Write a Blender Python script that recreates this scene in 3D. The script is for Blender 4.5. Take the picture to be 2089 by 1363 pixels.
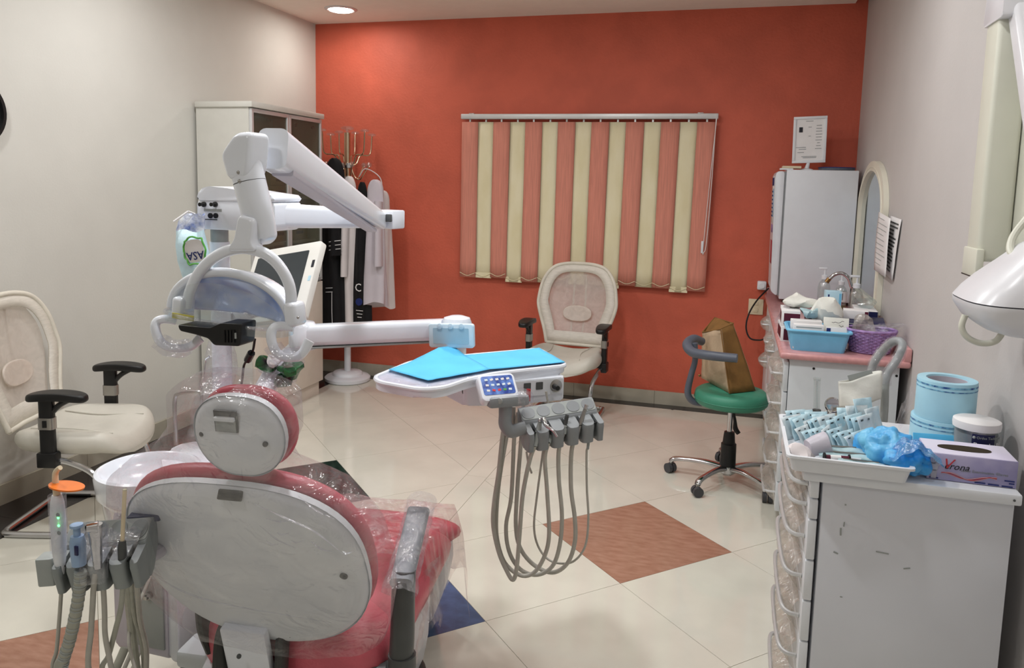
import bpy, bmesh, math, random
from mathutils import Vector, Matrix, noise
random.seed(7)
PI = math.pi
C = bpy.context.scene.collection
scene = bpy.context.scene
for o in list(bpy.data.objects): bpy.data.objects.remove(o)

# ------------------------------------------------------------------ camera
EYE = Vector((0, 0, 1.557)); FPX, CX, CY = 1574.2, 1044.5, 562.9
_y, _p, _r = (math.radians(a) for a in (-16.065, 6.646, -1.377))
_f = Vector((math.sin(_y)*math.cos(_p), math.cos(_y)*math.cos(_p), -math.sin(_p)))
_rt = Vector((math.cos(_y), -math.sin(_y), 0)); _dn = _f.cross(_rt)
RT = math.cos(_r)*_rt + math.sin(_r)*_dn; DN = -math.sin(_r)*_rt + math.cos(_r)*_dn; FW = _f
cam = bpy.data.cameras.new('camera'); camo = bpy.data.objects.new('camera', cam); C.objects.link(camo)
cam.sensor_fit = 'HORIZONTAL'; cam.sensor_width = 36; cam.lens = 36*FPX/2089
cam.shift_y = -(681.5-CY)/2089; cam.clip_start = .05
mw = Matrix.Identity(4)
for i in range(3): mw[i][0], mw[i][1], mw[i][2], mw[i][3] = RT[i], -DN[i], -FW[i], EYE[i]
camo.matrix_world = mw; scene.camera = camo
def ray(x, y): return RT*((x-CX)/FPX) + DN*((y-CY)/FPX) + FW
def onZ(x, y, Z): d = ray(x, y); return EYE + d*((Z-EYE.z)/d.z)
def onY(x, y, Y): d = ray(x, y); return EYE + d*(Y/d.y)
def onX(x, y, X): d = ray(x, y); return EYE + d*(X/d.x)

# ------------------------------------------------------------------ world, exposure, lights
w = bpy.data.worlds.new('world'); scene.world = w; w.use_nodes = True
w.node_tree.nodes['Background'].inputs[0].default_value = (.8, .85, .9, 1)
w.node_tree.nodes['Background'].inputs[1].default_value = .3
vs = scene.view_settings
vs.view_transform = 'Standard'; vs.look = 'None'; vs.gamma = 1; vs.use_curve_mapping = False
vs.exposure = EXPOSURE = 0.06
CEIL = 2.79
DOWNLIGHTS = [(-2.81, 5.15, 5, 1), (-2.5, 3.3, 12, 0), (-.95, 3.5, 13, 0), (.05, 3.3, 6, 0),
              (-2.5, 1.7, 14, 0), (-.95, 1.9, 17, 0), (.05, 1.8, 7, 0), (-1.2, -.2, 9, 0)]   # x, y, watts

# ------------------------------------------------------------------ materials
def lin(c):
    return tuple(((v/255)/12.92 if v/255 <= .04045 else ((v/255+.055)/1.055)**2.4) for v in c)
MATS = {}
def mat(name, rgb, rough=.5, metal=0., var=.04, scale=12., bump=0., bscale=60., rgb2=None, trans=0., ior=1.45, coat=0., spec=.5, emit=None, estr=0., stretch=None):
    m = bpy.data.materials.new(name); m.use_nodes = True; MATS[name] = m
    nt = m.node_tree; b = nt.nodes['Principled BSDF']
    tc = nt.nodes.new('ShaderNodeTexCoord'); mp = nt.nodes.new('ShaderNodeMapping')
    nt.links.new(tc.outputs['Object'], mp.inputs[0])
    if stretch: mp.inputs['Scale'].default_value = stretch
    nz = nt.nodes.new('ShaderNodeTexNoise'); nz.inputs['Scale'].default_value = scale; nz.inputs['Detail'].default_value = 4
    nt.links.new(mp.outputs[0], nz.inputs['Vector'])
    cr = nt.nodes.new('ShaderNodeValToRGB'); nt.links.new(nz.outputs[0], cr.inputs[0])
    a = lin(rgb); c2 = lin(rgb2) if rgb2 else tuple(v*(1-var*2) for v in a); c1 = a if rgb2 else tuple(min(1, v*(1+var)) for v in a)
    cr.color_ramp.elements[0].position = .35; cr.color_ramp.elements[1].position = .65
    cr.color_ramp.elements[0].color = (*c2, 1); cr.color_ramp.elements[1].color = (*c1, 1)
    nt.links.new(cr.outputs[0], b.inputs['Base Color'])
    b.inputs['Roughness'].default_value = rough; b.inputs['Metallic'].default_value = metal
    b.inputs['Specular IOR Level'].default_value = spec; b.inputs['IOR'].default_value = ior
    b.inputs['Transmission Weight'].default_value = trans; b.inputs['Coat Weight'].default_value = coat
    if emit: b.inputs['Emission Color'].default_value = (*lin(emit), 1); b.inputs['Emission Strength'].default_value = estr
    if bump:
        n2 = nt.nodes.new('ShaderNodeTexNoise'); n2.inputs['Scale'].default_value = bscale; n2.inputs['Detail'].default_value = 3
        nt.links.new(mp.outputs[0], n2.inputs['Vector'])
        bp = nt.nodes.new('ShaderNodeBump'); bp.inputs['Strength'].default_value = bump; bp.inputs['Distance'].default_value = .01
        nt.links.new(n2.outputs[0], bp.inputs['Height']); nt.links.new(bp.outputs[0], b.inputs['Normal'])
    return m
def film(name, rgb, lo=.06, hi=.3, rough=.12, scale=14., bscale=30., bump=.6, milk=.4, stretch=None):
    """thin clear plastic: mostly transparent, with gloss and a little milky scatter"""
    m = bpy.data.materials.new(name); m.use_nodes = True; MATS[name] = m; nt = m.node_tree
    nt.nodes.remove(nt.nodes['Principled BSDF']); out = nt.nodes['Material Output']
    tc = nt.nodes.new('ShaderNodeTexCoord'); mp = nt.nodes.new('ShaderNodeMapping'); nt.links.new(tc.outputs['Object'], mp.inputs[0])
    if stretch: mp.inputs['Scale'].default_value = stretch
    nz = nt.nodes.new('ShaderNodeTexNoise'); nz.inputs['Scale'].default_value = scale; nz.inputs['Detail'].default_value = 5; nz.inputs['Distortion'].default_value = 1.5
    nt.links.new(mp.outputs[0], nz.inputs['Vector'])
    mr = nt.nodes.new('ShaderNodeMapRange'); mr.inputs[1].default_value = .35; mr.inputs[2].default_value = .7; mr.inputs[3].default_value = lo; mr.inputs[4].default_value = hi
    nt.links.new(nz.outputs[0], mr.inputs[0])
    n2 = nt.nodes.new('ShaderNodeTexNoise'); n2.inputs['Scale'].default_value = bscale; n2.inputs['Detail'].default_value = 3; n2.inputs['Distortion'].default_value = 2
    nt.links.new(mp.outputs[0], n2.inputs['Vector'])
    bp = nt.nodes.new('ShaderNodeBump'); bp.inputs['Strength'].default_value = bump; bp.inputs['Distance'].default_value = .02
    nt.links.new(n2.outputs[0], bp.inputs['Height'])
    gl = nt.nodes.new('ShaderNodeBsdfGlossy'); gl.inputs['Roughness'].default_value = rough; gl.inputs['Color'].default_value = (1, 1, 1, 1)
    nt.links.new(bp.outputs[0], gl.inputs['Normal'])
    df = nt.nodes.new('ShaderNodeBsdfDiffuse'); df.inputs['Color'].default_value = (*lin(rgb), 1)
    mx1 = nt.nodes.new('ShaderNodeMixShader'); mx1.inputs[0].default_value = milk
    nt.links.new(gl.outputs[0], mx1.inputs[1]); nt.links.new(df.outputs[0], mx1.inputs[2])
    tr = nt.nodes.new('ShaderNodeBsdfTransparent'); tr.inputs['Color'].default_value = (*(min(1, .35+.65*v) for v in lin(rgb)), 1)
    mx = nt.nodes.new('ShaderNodeMixShader'); nt.links.new(mr.outputs[0], mx.inputs[0])
    nt.links.new(tr.outputs[0], mx.inputs[1]); nt.links.new(mx1.outputs[0], mx.inputs[2]); nt.links.new(mx.outputs[0], out.inputs[0])
    return m

mat('wall_cream', (206, 204, 197), .75, var=.015, scale=3, bump=.05, bscale=90)
mat('wall_grey', (196, 192, 190), .7, var=.015, scale=3, bump=.05, bscale=90)
mat('wall_red', (200, 95, 72), .6, var=.05, scale=4, bump=.25, bscale=55)
mat('ceiling_paint', (236, 229, 218), .8, var=.01)
mat('tile_cream', (222, 219, 206), .09, var=.025, scale=4, coat=.3)
mat('tile_brown', (176, 134, 114), .2, var=.1, scale=14, rgb2=(160, 116, 96), stretch=(1, 3, 1))
mat('tile_blue', (72, 94, 130), .2, var=.1, scale=20)
mat('tile_green', (36, 54, 46), .12, var=.2, scale=20)
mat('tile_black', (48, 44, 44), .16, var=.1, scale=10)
mat('grout', (165, 155, 138), .8)
mat('skirting', (176, 170, 154), .35, var=.04, scale=10)
mat('enamel', (234, 238, 246), .22, var=.01, coat=.3)
mat('white_plastic', (226, 229, 234), .35, var=.012)
mat('shell_plastic', (228, 233, 237), .4, var=.015)
mat('lilac_plastic', (196, 192, 202), .4, var=.015)
mat('pink_vinyl', (208, 96, 110), .38, var=.05, scale=9, bump=.08, bscale=120)
mat('grey_plastic', (138, 142, 145), .38, var=.03)
mat('light_grey_plastic', (160, 165, 163), .4, var=.03)
mat('holder_grey', (136, 142, 142), .4, var=.03)
mat('dark_grey_plastic', (78, 80, 80), .38, var=.04)
mat('charcoal', (58, 58, 56), .45, var=.04)
mat('black_plastic', (20, 20, 21), .4, var=.05)
mat('blackest', (6, 6, 7), .6)
mat('chrome', (205, 205, 208), .14, 1.0, var=.02)
mat('steel', (170, 168, 165), .3, 1.0, var=.05)
mat('gold_metal', (206, 186, 158), .2, 1.0, var=.05)
mat('brass', (150, 120, 80), .3, 1.0)
mat('hose_grey', (178, 175, 166), .45, var=.04, scale=30)
mat('hose_ribbed', (166, 166, 154), .5, var=.05, scale=30)
mat('paper_blue', (92, 194, 240), .75, var=.04, scale=8, bump=.1, bscale=20)
mat('cream_vinyl', (204, 200, 189), .42, var=.04, scale=6, bump=.1, bscale=30)
mat('mesh_cream', (220, 214, 200), .6, var=.04, bump=.2, bscale=200)
mat('blind_cream', (232, 224, 192), .8, rgb2=(224, 214, 176), scale=3, stretch=(3, 3, 1))
mat('slat_terracotta', (212, 138, 120), .8, var=.06, scale=160, stretch=(1, 1, .03))
mat('aluminium', (205, 205, 205), .4, .4, var=.02)
mat('cabinet_white', (226, 224, 218), .4, var=.012)
mat('cabinet_cream', (222, 212, 200), .4, var=.015)
mat('cabinet_side', (208, 206, 198), .45, var=.015)
mat('counter_white', (214, 220, 224), .35, var=.012)
mat('near_cabinet', (222, 224, 231), .4, rgb2=(214, 216, 223), scale=2.5)
mat('laminate_pink', (206, 150, 150), .3, var=.06, scale=30, coat=.2)
mat('fridge_white', (216, 219, 225), .35, var=.012)
mat('green_vinyl', (62, 138, 112), .45, var=.06, scale=8, bump=.06, bscale=90)
mat('arm_grey', (88, 94, 106), .4, var=.04)
mat('caster_grey', (70, 70, 74), .5)
mat('canvas_tan', (190, 166, 138), .85, var=.06, scale=14, bump=.15, bscale=80)
mat('canvas_brown', (128, 92, 46), .85, var=.08, scale=14, bump=.15, bscale=80)
mat('cloth_black', (16, 15, 18), .9, var=.2, scale=8)
mat('cloth_white', (222, 214, 214), .9, var=.03, scale=5)
mat('cloth_lilac', (206, 198, 206), .9, var=.03, scale=5)
mat('glass_dark', (48, 50, 48), .06, var=.02, coat=.5)
mat('screen_dark', (52, 58, 62), .12, var=.08, scale=3)
mat('mirror_glass', (200, 210, 215), .03, 1.0, var=.01)
mat('mirror_frame', (226, 222, 206), .4, var=.02)
mat('paper_white', (236, 234, 234), .8, var=.015)
mat('paper_cream', (232, 232, 224), .8, var=.03, bump=.3, bscale=25)
mat('ink', (40, 40, 48), .7); mat('ink_blue', (30, 45, 110), .7); mat('ink_red', (190, 60, 70), .7)
mat('bin_blue', (122, 196, 234), .4, var=.03)
mat('basket_purple', (168, 138, 194), .5, var=.12, scale=40)
mat('pouch_blue', (204, 232, 242), .5, var=.06, scale=20, bump=.2, bscale=40)
mat('pouch_white', (222, 232, 236), .6, var=.05, scale=20, bump=.2, bscale=40)
mat('pouch_clear', (176, 204, 210), .25, var=.08, scale=20, bump=.3, bscale=30)
mat('glove_blue', (40, 150, 226), .35, rgb2=(120, 196, 232), scale=9, bump=.4, bscale=18)
mat('roll_blue', (170, 216, 234), .4, var=.03)
mat('box_lilac', (150, 146, 190), .5, rgb2=(196, 188, 214), scale=7)
mat('box_lilac_top', (214, 206, 232), .5, rgb2=(226, 222, 238), scale=6)
mat('dark_hole', (46, 36, 18), .9)
mat('navy', (24, 28, 74), .45); mat('maroon', (92, 24, 48), .5, var=.1); mat('cyan_card', (188, 224, 240), .6, var=.03)
mat('orange_acrylic', (232, 120, 40), .25, var=.05); mat('blue_cap', (150, 176, 208), .3)
mat('green_print', (110, 190, 90), .5, rgb2=(70, 150, 60), scale=60); mat('led_green', (90, 255, 120), .4, emit=(90, 255, 120), estr=4)
mat('foil_dark', (40, 26, 40), .2, rgb2=(40, 110, 60), scale=22, bump=.5, bscale=30)
mat('control_blue', (34, 62, 150), .25, rgb2=(110, 150, 226), scale=45)
mat('control_red', (220, 50, 60), .4); mat('tag_red', (190, 30, 36), .5)
mat('viewer_blue', (216, 232, 242), .4)
mat('viewer_pane', (172, 200, 214), .25, var=.03)
mat('xray_white', (222, 222, 226), .3, var=.01); mat('xray_beige', (214, 214, 200), .4, var=.01)
mat('lens_white', (230, 236, 250), .3, emit=(255, 250, 240), estr=14)
mat('yellow_print', (210, 200, 90), .5); mat('red_plastic', (170, 30, 40), .4); mat('magenta_plastic', (220, 70, 130), .4)
mat('ivory_plastic', (222, 206, 176), .45)
mat('soap_amber', (150, 140, 60), .2, trans=.5); mat('card_tan', (176, 160, 116), .7, var=.06)
# reflector: faceted dichroic blue mirror, colour brightened to imitate reflected ceiling light
mat('bag_print', (236, 240, 246), .3, rgb2=(60, 90, 160), scale=26, bump=.6, bscale=30)
mat('roll_print', (140, 204, 228), .5, rgb2=(30, 70, 140), scale=70)
mat('reflector', (226, 236, 255), .22, .1, coat=.6, rgb2=(128, 172, 255), scale=7, bump=.15, bscale=9)
film('clear_film', (240, 240, 245), .05, .34)
film('bag_film', (240, 238, 240), .05, .26, rough=.15, scale=6, bscale=12, bump=.8, milk=.42)
film('drape_film', (244, 236, 236), .03, .42, rough=.16, scale=16, bscale=20, bump=.9, milk=.45, stretch=(1, 1, .18))
film('glint_film', (255, 252, 252), .3, .7, rough=.1, scale=20, bump=.4, milk=.5)
film('clear_plastic', (235, 240, 240), .10, .22, rough=.06, bump=.1, milk=.25)
film('clear_glass', (240, 245, 245), .10, .14, rough=.03, bump=.02, milk=.1)
film('cabinet_glass', (168, 168, 152), .14, .17, rough=.04, bump=.02, milk=.75)
film('frosted_film', (228, 222, 214), .25, .55, rough=.25, bump=.5, milk=.6)
film('mesh_net', (234, 224, 214), .46, .56, rough=.5, bump=.2, milk=.85)
film('border_net', (230, 224, 212), .74, .86, rough=.5, bump=.3, milk=.85, stretch=(1, 1, 6))
film('blue_film', (90, 180, 236), .35, .7, rough=.2, bump=.8, milk=.6)
film('liquid_clear', (228, 236, 236), .12, .3, rough=.08, bump=.1, milk=.4)

# ------------------------------------------------------------------ geometry helpers
def catmull(pts, k=6, closed=False):
    P = [Vector(p) for p in pts]; n = len(P)
    if n < 3: return P
    out = []
    for i in range(n if closed else n-1):
        a = P[(i-1) % n] if (closed or i > 0) else P[0]*2-P[1]
        b, c = P[i], P[(i+1) % n]
        d = P[(i+2) % n] if (closed or i+2 < n) else P[-1]*2-P[-2]
        for j in range(k):
            t = j/k
            out.append(.5*((2*b)+(c-a)*t+(2*a-5*b+4*c-d)*t*t+(3*b-a-3*c+d)*t**3))
    if not closed: out.append(P[-1])
    return out
def frame(x, y, z, o=(0, 0, 0)):
    m = Matrix.Identity(4)
    for i in range(3): m[i][0], m[i][1], m[i][2], m[i][3] = x[i], y[i], z[i], o[i]
    return m
def align(d, o=(0, 0, 0), up=(0, 0, 1)):
    z = Vector(d).normalized(); u = Vector(up)
    if abs(z.dot(u)) > .98: u = Vector((0, 1, 0))
    x = u.cross(z).normalized(); y = z.cross(x)
    return frame(x, y, z, o)
def rotz(a): return Matrix.Rotation(a, 4, 'Z')
class B:
    def __init__(s): s.bm = bmesh.new()
    def face(s, vs):
        try: return s.bm.faces.new(vs)
        except ValueError: return None
    def box(s, c, size, M=None, bev=0., seg=2):
        r = bmesh.ops.create_cube(s.bm, size=1); vs = r['verts']
        for v in vs: v.co = Vector((v.co.x*size[0], v.co.y*size[1], v.co.z*size[2]))
        if bev:
            es = list({e for v in vs for e in v.link_edges})
            r = bmesh.ops.bevel(s.bm, geom=es, offset=bev, segments=seg, affect='EDGES', profile=.5)
            vs = list({v for f in r['faces'] for v in f.verts} | {v for v in vs if v.is_valid})
        T = Matrix.Translation(Vector(c)) @ (M.to_4x4() if M else Matrix.Identity(4))
        for v in vs: v.co = T @ v.co
        return s
    def bx(s, x0, x1, y0, y1, z0, z1, bev=0., seg=2):
        return s.box(((x0+x1)/2, (y0+y1)/2, (z0+z1)/2), (abs(x1-x0), abs(y1-y0), abs(z1-z0)), None, bev, seg)
    def rings(s, R, cap=True, closed=True):
        """loft a list of rings (lists of points)"""
        V = [[s.bm.verts.new(Vector(p)) for p in r] for r in R]
        n = len(V[0])
        for a, b in zip(V[:-1], V[1:]):
            for i in range(n if closed else n-1):
                j = (i+1) % n; s.face((a[i], a[j], b[j], b[i]))
        if cap and closed:
            s.face(list(reversed(V[0]))); s.face(V[-1])
        return s
    def cyl(s, a, b, r0, r1=None, n=16):
        r1 = r0 if r1 is None else r1; a = Vector(a); b = Vector(b); m = align(b-a)
        R = []
        for p, r in ((a, r0), (b, r1)):
            R.append([p + m.to_3x3() @ Vector((r*math.cos(2*PI*i/n), r*math.sin(2*PI*i/n), 0)) for i in range(n)])
        return s.rings(R)
    def tube(s, pts, r, n=10, smooth=6, cap=True, flat=1.):
        P = catmull(pts, smooth) if smooth else [Vector(p) for p in pts]
        m = len(P); rr = r if isinstance(r, (list, tuple)) else [r]
        def rad(i):
            t = i/(m-1)*(len(rr)-1); k = min(int(t), len(rr)-2) if len(rr) > 1 else 0
            return rr[0] if len(rr) == 1 else rr[k]+(rr[k+1]-rr[k])*(t-k)
        up = None; R = []
        for i, p in enumerate(P):
            d = (P[min(i+1, m-1)]-P[max(i-1, 0)])
            if d.length < 1e-9: d = Vector((0, 0, 1))
            d.normalize()
            if up is None: up = Vector((0, 0, 1)) if abs(d.z) < .9 else Vector((1, 0, 0))
            x = up.cross(d)
            if x.length < 1e-6: x = Vector((1, 0, 0)).cross(d)
            x.normalize(); y = d.cross(x); up = y
            q = rad(i)
            R.append([p + x*q*math.cos(2*PI*k/n)+y*q*flat*math.sin(2*PI*k/n) for k in range(n)])
        return s.rings(R, cap)
    def lathe(s, prof, c=(0, 0, 0), M=None, n=28, cap=True):
        T = Matrix.Translation(Vector(c)) @ (M.to_4x4() if M else Matrix.Identity(4))
        return s.rings([[T @ Vector((max(r, 1e-4)*math.cos(2*PI*i/n), max(r, 1e-4)*math.sin(2*PI*i/n), z)) for i in range(n)] for r, z in prof], cap)
    def prism(s, poly, z0, z1, M=None, bev=0., seg=2):
        M = M or Matrix.Identity(4)
        a = [s.bm.verts.new(Vector((p[0], p[1], z0))) for p in poly]; b = [s.bm.verts.new(Vector((p[0], p[1], z1))) for p in poly]
        n = len(poly); s.face(list(reversed(a))); s.face(b)
        for i in range(n): s.face((a[i], a[(i+1) % n], b[(i+1) % n], b[i]))
        vs = a+b
        if bev:
            st = set(a); sb = set(b)
            es = [e for e in {e for v in vs for e in v.link_edges} if (e.verts[0] in st) == (e.verts[1] in st)]
            r = bmesh.ops.bevel(s.bm, geom=es, offset=bev, segments=seg, affect='EDGES', profile=.5)
            vs = list({v for f in r['faces'] for v in f.verts} | {v for v in vs if v.is_valid})
        for v in vs: v.co = M @ v.co
        return s
    def ball(s, c, r, nu=16, nv=10, M=None):
        r = (r, r, r) if isinstance(r, (int, float)) else r
        R = []
        for j in range(nv+1):
            a = -PI/2+PI*j/nv; q = max(math.cos(a), 1e-3)
            ring = [Vector((r[0]*q*math.cos(2*PI*i/nu), r[1]*q*math.sin(2*PI*i/nu), r[2]*math.sin(a))) for i in range(nu)]
            R.append([Vector(c)+((M @ p) if M else p) for p in ring])
        return s.rings(R)
    def grid(s, fn, nu, nv):
        V = [[s.bm.verts.new(Vector(fn(i/nu, j/nv))) for i in range(nu+1)] for j in range(nv+1)]
        for j in range(nv):
            for i in range(nu): s.face((V[j][i], V[j][i+1], V[j+1][i+1], V[j+1][i]))
        return s
    def puff(s, outline, t0, t1, r, fn, dome=0., size=None, k=5):
        """cushion: outline (u,v) pushed from depth t0 to t1, edges rounded by r, fn maps (u,v,t)"""
        cu = sum(p[0] for p in outline)/len(outline); cv = sum(p[1] for p in outline)/len(outline)
        size = size or max(max(abs(p[0]-cu) for p in outline), max(abs(p[1]-cv) for p in outline))
        R = []
        lv = [(r*(1-math.sin(PI/2*i/k)), t0+r*(1-math.cos(PI/2*i/k))) for i in range(k+1)]
        lv += [(r*(1-math.cos(PI/2*i/k)), t1-r*(1-math.sin(PI/2*i/k))) for i in range(k+1)]
        inner = lv[0][0]
        L = [(inner+(size-inner)*q, t0-dome*(1-(1-q)**2)*.0) for q in (.8, .4)] + lv
        L += [(r+(size-r)*q, t1+dome*math.sin(PI/2*q)) for q in (.25, .5, .75, .97)]
        for ins, t in L:
            f = max(1-ins/size, .02)
            R.append([fn(cu+(p[0]-cu)*f, cv+(p[1]-cv)*f, t) for p in outline])
        return s.rings(R)
def superell(a, b, n=40, e=2.4, e2=None):
    out = []
    for i in range(n):
        t = 2*PI*i/n; c, q = math.cos(t), math.sin(t); ex = e if q >= 0 or e2 is None else e2
        out.append((a*math.copysign(abs(c)**(2/ex), c), b*math.copysign(abs(q)**(2/ex), q)))
    return out
def rrect(w, h, r, k=4):
    out = []
    for cx, cy, a in ((w/2-r, h/2-r, 0), (-w/2+r, h/2-r, PI/2), (-w/2+r, -h/2+r, PI), (w/2-r, -h/2+r, 1.5*PI)):
        for i in range(k+1): out.append((cx+r*math.cos(a+PI/2*i/k), cy+r*math.sin(a+PI/2*i/k)))
    return out
def roundpoly(P, r, k=4):
    out = []; n = len(P)
    for i in range(n):
        a, b, c = Vector(P[i-1]), Vector(P[i]), Vector(P[(i+1) % n])
        d1, d2 = (a-b), (c-b); q = min(r, d1.length*.45, d2.length*.45)
        p0, p2 = b+d1.normalized()*q, b+d2.normalized()*q
        for j in range(k+1):
            t = j/k; out.append(tuple(p0*(1-t)**2+b*2*t*(1-t)+p2*t*t))
    return out
def clip(poly, f):
    """Sutherland-Hodgman: keep f(p) >= 0"""
    out = []
    for i in range(len(poly)):
        a, b = poly[i-1], poly[i]; fa, fb = f(a), f(b)
        if (fa >= 0) != (fb >= 0):
            t = fa/(fa-fb); out.append((a[0]+(b[0]-a[0])*t, a[1]+(b[1]-a[1])*t))
        if fb >= 0: out.append(b)
    return out

# ------------------------------------------------------------------ object helpers
def mesh_of(name, bm, m, sharp=35):
    bm = bm.bm if isinstance(bm, B) else bm
    bmesh.ops.recalc_face_normals(bm, faces=bm.faces)
    me = bpy.data.meshes.new(name); bm.to_mesh(me); bm.free()
    me.materials.append(MATS[m] if isinstance(m, str) else m)
    me.polygons.foreach_set('use_smooth', [True]*len(me.polygons)); me.set_sharp_from_angle(angle=math.radians(sharp))
    return me
class Thing:
    def __init__(s, name, label, cat, loc=(0, 0, 0), rz=0., group=None, local=False):
        s.o = bpy.data.objects.new(name, None); C.objects.link(s.o); s.o.empty_display_size = .05
        s.M = Matrix.Translation(Vector(loc)) @ rotz(rz); s.o.matrix_world = s.M
        s.inv = Matrix.Identity(4) if local else s.M.inverted()
        s.o['label'] = label; s.o['category'] = cat
        if group: s.o['group'] = group
    def part(s, name, bm, m, parent=None, label=None, sharp=35, solid=0., sub=0):
        b = bm.bm if isinstance(bm, B) else bm
        for v in b.verts: v.co = s.inv @ v.co
        me = mesh_of(name, b, m, sharp); o = bpy.data.objects.new(name, me); C.objects.link(o); o.parent = parent or s.o
        mods(o, solid, sub)
        if label: o['label'] = label
        return o
def mods(o, solid=0., sub=0):
    if solid: q = o.modifiers.new('solid', 'SOLIDIFY'); q.thickness = solid; q.offset = 0
    if sub: q = o.modifiers.new('sub', 'SUBSURF'); q.levels = sub; q.render_levels = sub
def single(name, bm, m, label, cat, group=None, sharp=35, solid=0., sub=0):
    """a thing that is one mesh, its origin at its base"""
    b = bm.bm if isinstance(bm, B) else bm
    xs = [v.co.x for v in b.verts]; ys = [v.co.y for v in b.verts]; z0 = min(v.co.z for v in b.verts)
    loc = Vector(((min(xs)+max(xs))/2, (min(ys)+max(ys))/2, z0))
    for v in b.verts: v.co -= loc
    o = bpy.data.objects.new(name, mesh_of(name, b, m, sharp)); C.objects.link(o); o.location = loc
    mods(o, solid, sub)
    o['label'] = label; o['category'] = cat
    if group: o['group'] = group
    return o
def struct(name, bm, m, label=None, cat=None):
    o = bpy.data.objects.new(name, mesh_of(name, bm, m)); C.objects.link(o); o['kind'] = 'structure'
    if label: o['label'] = label
    if cat: o['category'] = cat
    return o
def piece(name, bm, m, parent, sharp=35):
    o = bpy.data.objects.new(name, mesh_of(name, bm, m, sharp)); C.objects.link(o); o.parent = parent
    return o
def copy_tree(o, parent=None):
    c = o.copy(); C.objects.link(c); c.parent = parent
    for ch in list(o.children): copy_tree(ch, c)
    return c
def text_bm(txt, size, M, depth=.0006, font_shear=0., align_x='CENTER'):
    """flat lettering as mesh; M: columns right, up, normal"""
    cu = bpy.data.curves.new('t', 'FONT'); cu.body = txt; cu.size = size; cu.extrude = depth; cu.align_x = align_x; cu.align_y = 'CENTER'; cu.shear = font_shear
    cu.resolution_u = 2
    o = bpy.data.objects.new('t', cu); C.objects.link(o)
    dg = bpy.context.evaluated_depsgraph_get(); me = bpy.data.meshes.new_from_object(o.evaluated_get(dg))
    bm = bmesh.new(); bm.from_mesh(me); bpy.data.objects.remove(o); bpy.data.curves.remove(cu); bpy.data.meshes.remove(me)
    for v in bm.verts: v.co = M @ v.co
    return bm
def nz(p, s=1.): return noise.noise(Vector(p)*s)
def crumple(b, amp, sc, seed=0., axis=None):
    for v in b.bm.verts:
        p = v.co*sc+Vector((seed, seed*1.7, seed*.3))
        v.co += Vector((noise.noise(p), noise.noise(p+Vector((7, 3, 1))), noise.noise(p+Vector((2, 9, 5)))))*amp
    return b
# ================================================================== the room
XL, XR, YB, YF = -3.28, .745, 5.60, -1.6
struct('wall_left', B().bx(XL-.1, XL, YF-.1, YB+.1, -.1, 2.95), 'wall_cream', 'plain off-white painted wall behind the cream armchair', 'wall')
struct('wall_back', B().bx(XL, XR, YB, YB+.1, -.1, 2.95), 'wall_red', 'terracotta red painted wall behind the striped blind', 'wall')
struct('wall_right', B().bx(XR, XR+.1, YF-.1, YB+.1, -.1, 2.95), 'wall_grey', 'pale grey painted wall behind the arched mirror', 'wall')
struct('wall_front', B().bx(XL, XR, YF-.1, YF, -.1, 2.95), 'wall_cream', 'plain off-white wall facing the red wall', 'wall')
ce = struct('ceiling', B().bx(XL, .667, YF, YB, CEIL, 2.87), 'ceiling_paint', 'flat painted plasterboard ceiling with recessed round lights', 'ceiling')
piece('ceiling_slab', B().bx(XL, XR, YF, YB, 2.87, 2.95), 'ceiling_paint', ce)
fl = struct('floor', B().bx(XL, XR, YF, YB, -.1, -.004), 'grout', 'glossy cream tiled floor with coloured diamond accent tiles', 'floor')
def tile(poly, m):
    if len(poly) < 3: return
    a = abs(sum(poly[i-1][0]*poly[i][1]-poly[i][0]*poly[i-1][1] for i in range(len(poly))))/2
    if a < .002: return
    piece('floor_tile', B().prism(poly, -.012, 0, None), m, fl, 30)
HD = .6/math.sqrt(2)
def lattice(cx, cy, x0, x1, y0, y1, special):
    g = .0011
    for i in range(-12, 13):
        for j in range(-14, 10):
            if (i+j) % 2: continue
            x, y = cx+HD*i, cy+HD*j; q = HD-g*1.2
            P = [(x+q, y), (x, y+q), (x-q, y), (x, y-q)]
            for f in (lambda p: p[0]-x0-g, lambda p: x1-g-p[0], lambda p: p[1]-y0, lambda p: y1-g-p[1]):
                P = clip(P, f)
                if not P: break
            if P: tile(P, special.get((i, j), 'tile_cream'))
S0, S1 = -1.325, -1.206; BL, BK = -2.955, 5.475
lattice(-.362, 3.341, S1, XR, YF, BK, {(0, 0): 'tile_brown', (-2, -2): 'tile_blue'})
lattice(-2.086, 3.34, BL, S0, YF, BK, {(0, 0): 'tile_green', (0, -4): 'tile_brown'})
y = YF
while y < BK-.01:
    y2 = min(y+.6, BK); tile([(S0+.001, y+.001), (S1-.001, y+.001), (S1-.001, y2-.001), (S0+.001, y2-.001)], 'tile_cream')
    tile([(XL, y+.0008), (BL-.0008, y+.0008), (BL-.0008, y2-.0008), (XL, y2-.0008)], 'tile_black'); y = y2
x = XL
while x < XR-.01:
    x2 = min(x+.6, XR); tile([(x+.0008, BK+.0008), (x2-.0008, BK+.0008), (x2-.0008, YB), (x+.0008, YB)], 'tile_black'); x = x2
bb = struct('baseboard_back', B().bx(XL, XR, YB-.012, YB, 0, .094), 'grout', 'beige ceramic skirting along the red wall', 'baseboard')
x = -.503-.6*5
while x < XR-.05:
    x0, x1 = max(x, XL+.02), min(x+.6, XR)
    piece('skirting_tile', B().bx(x0+.001, x1-.001, YB-.02, YB-.012, .0, .097), 'skirting', bb); x += .6
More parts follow.
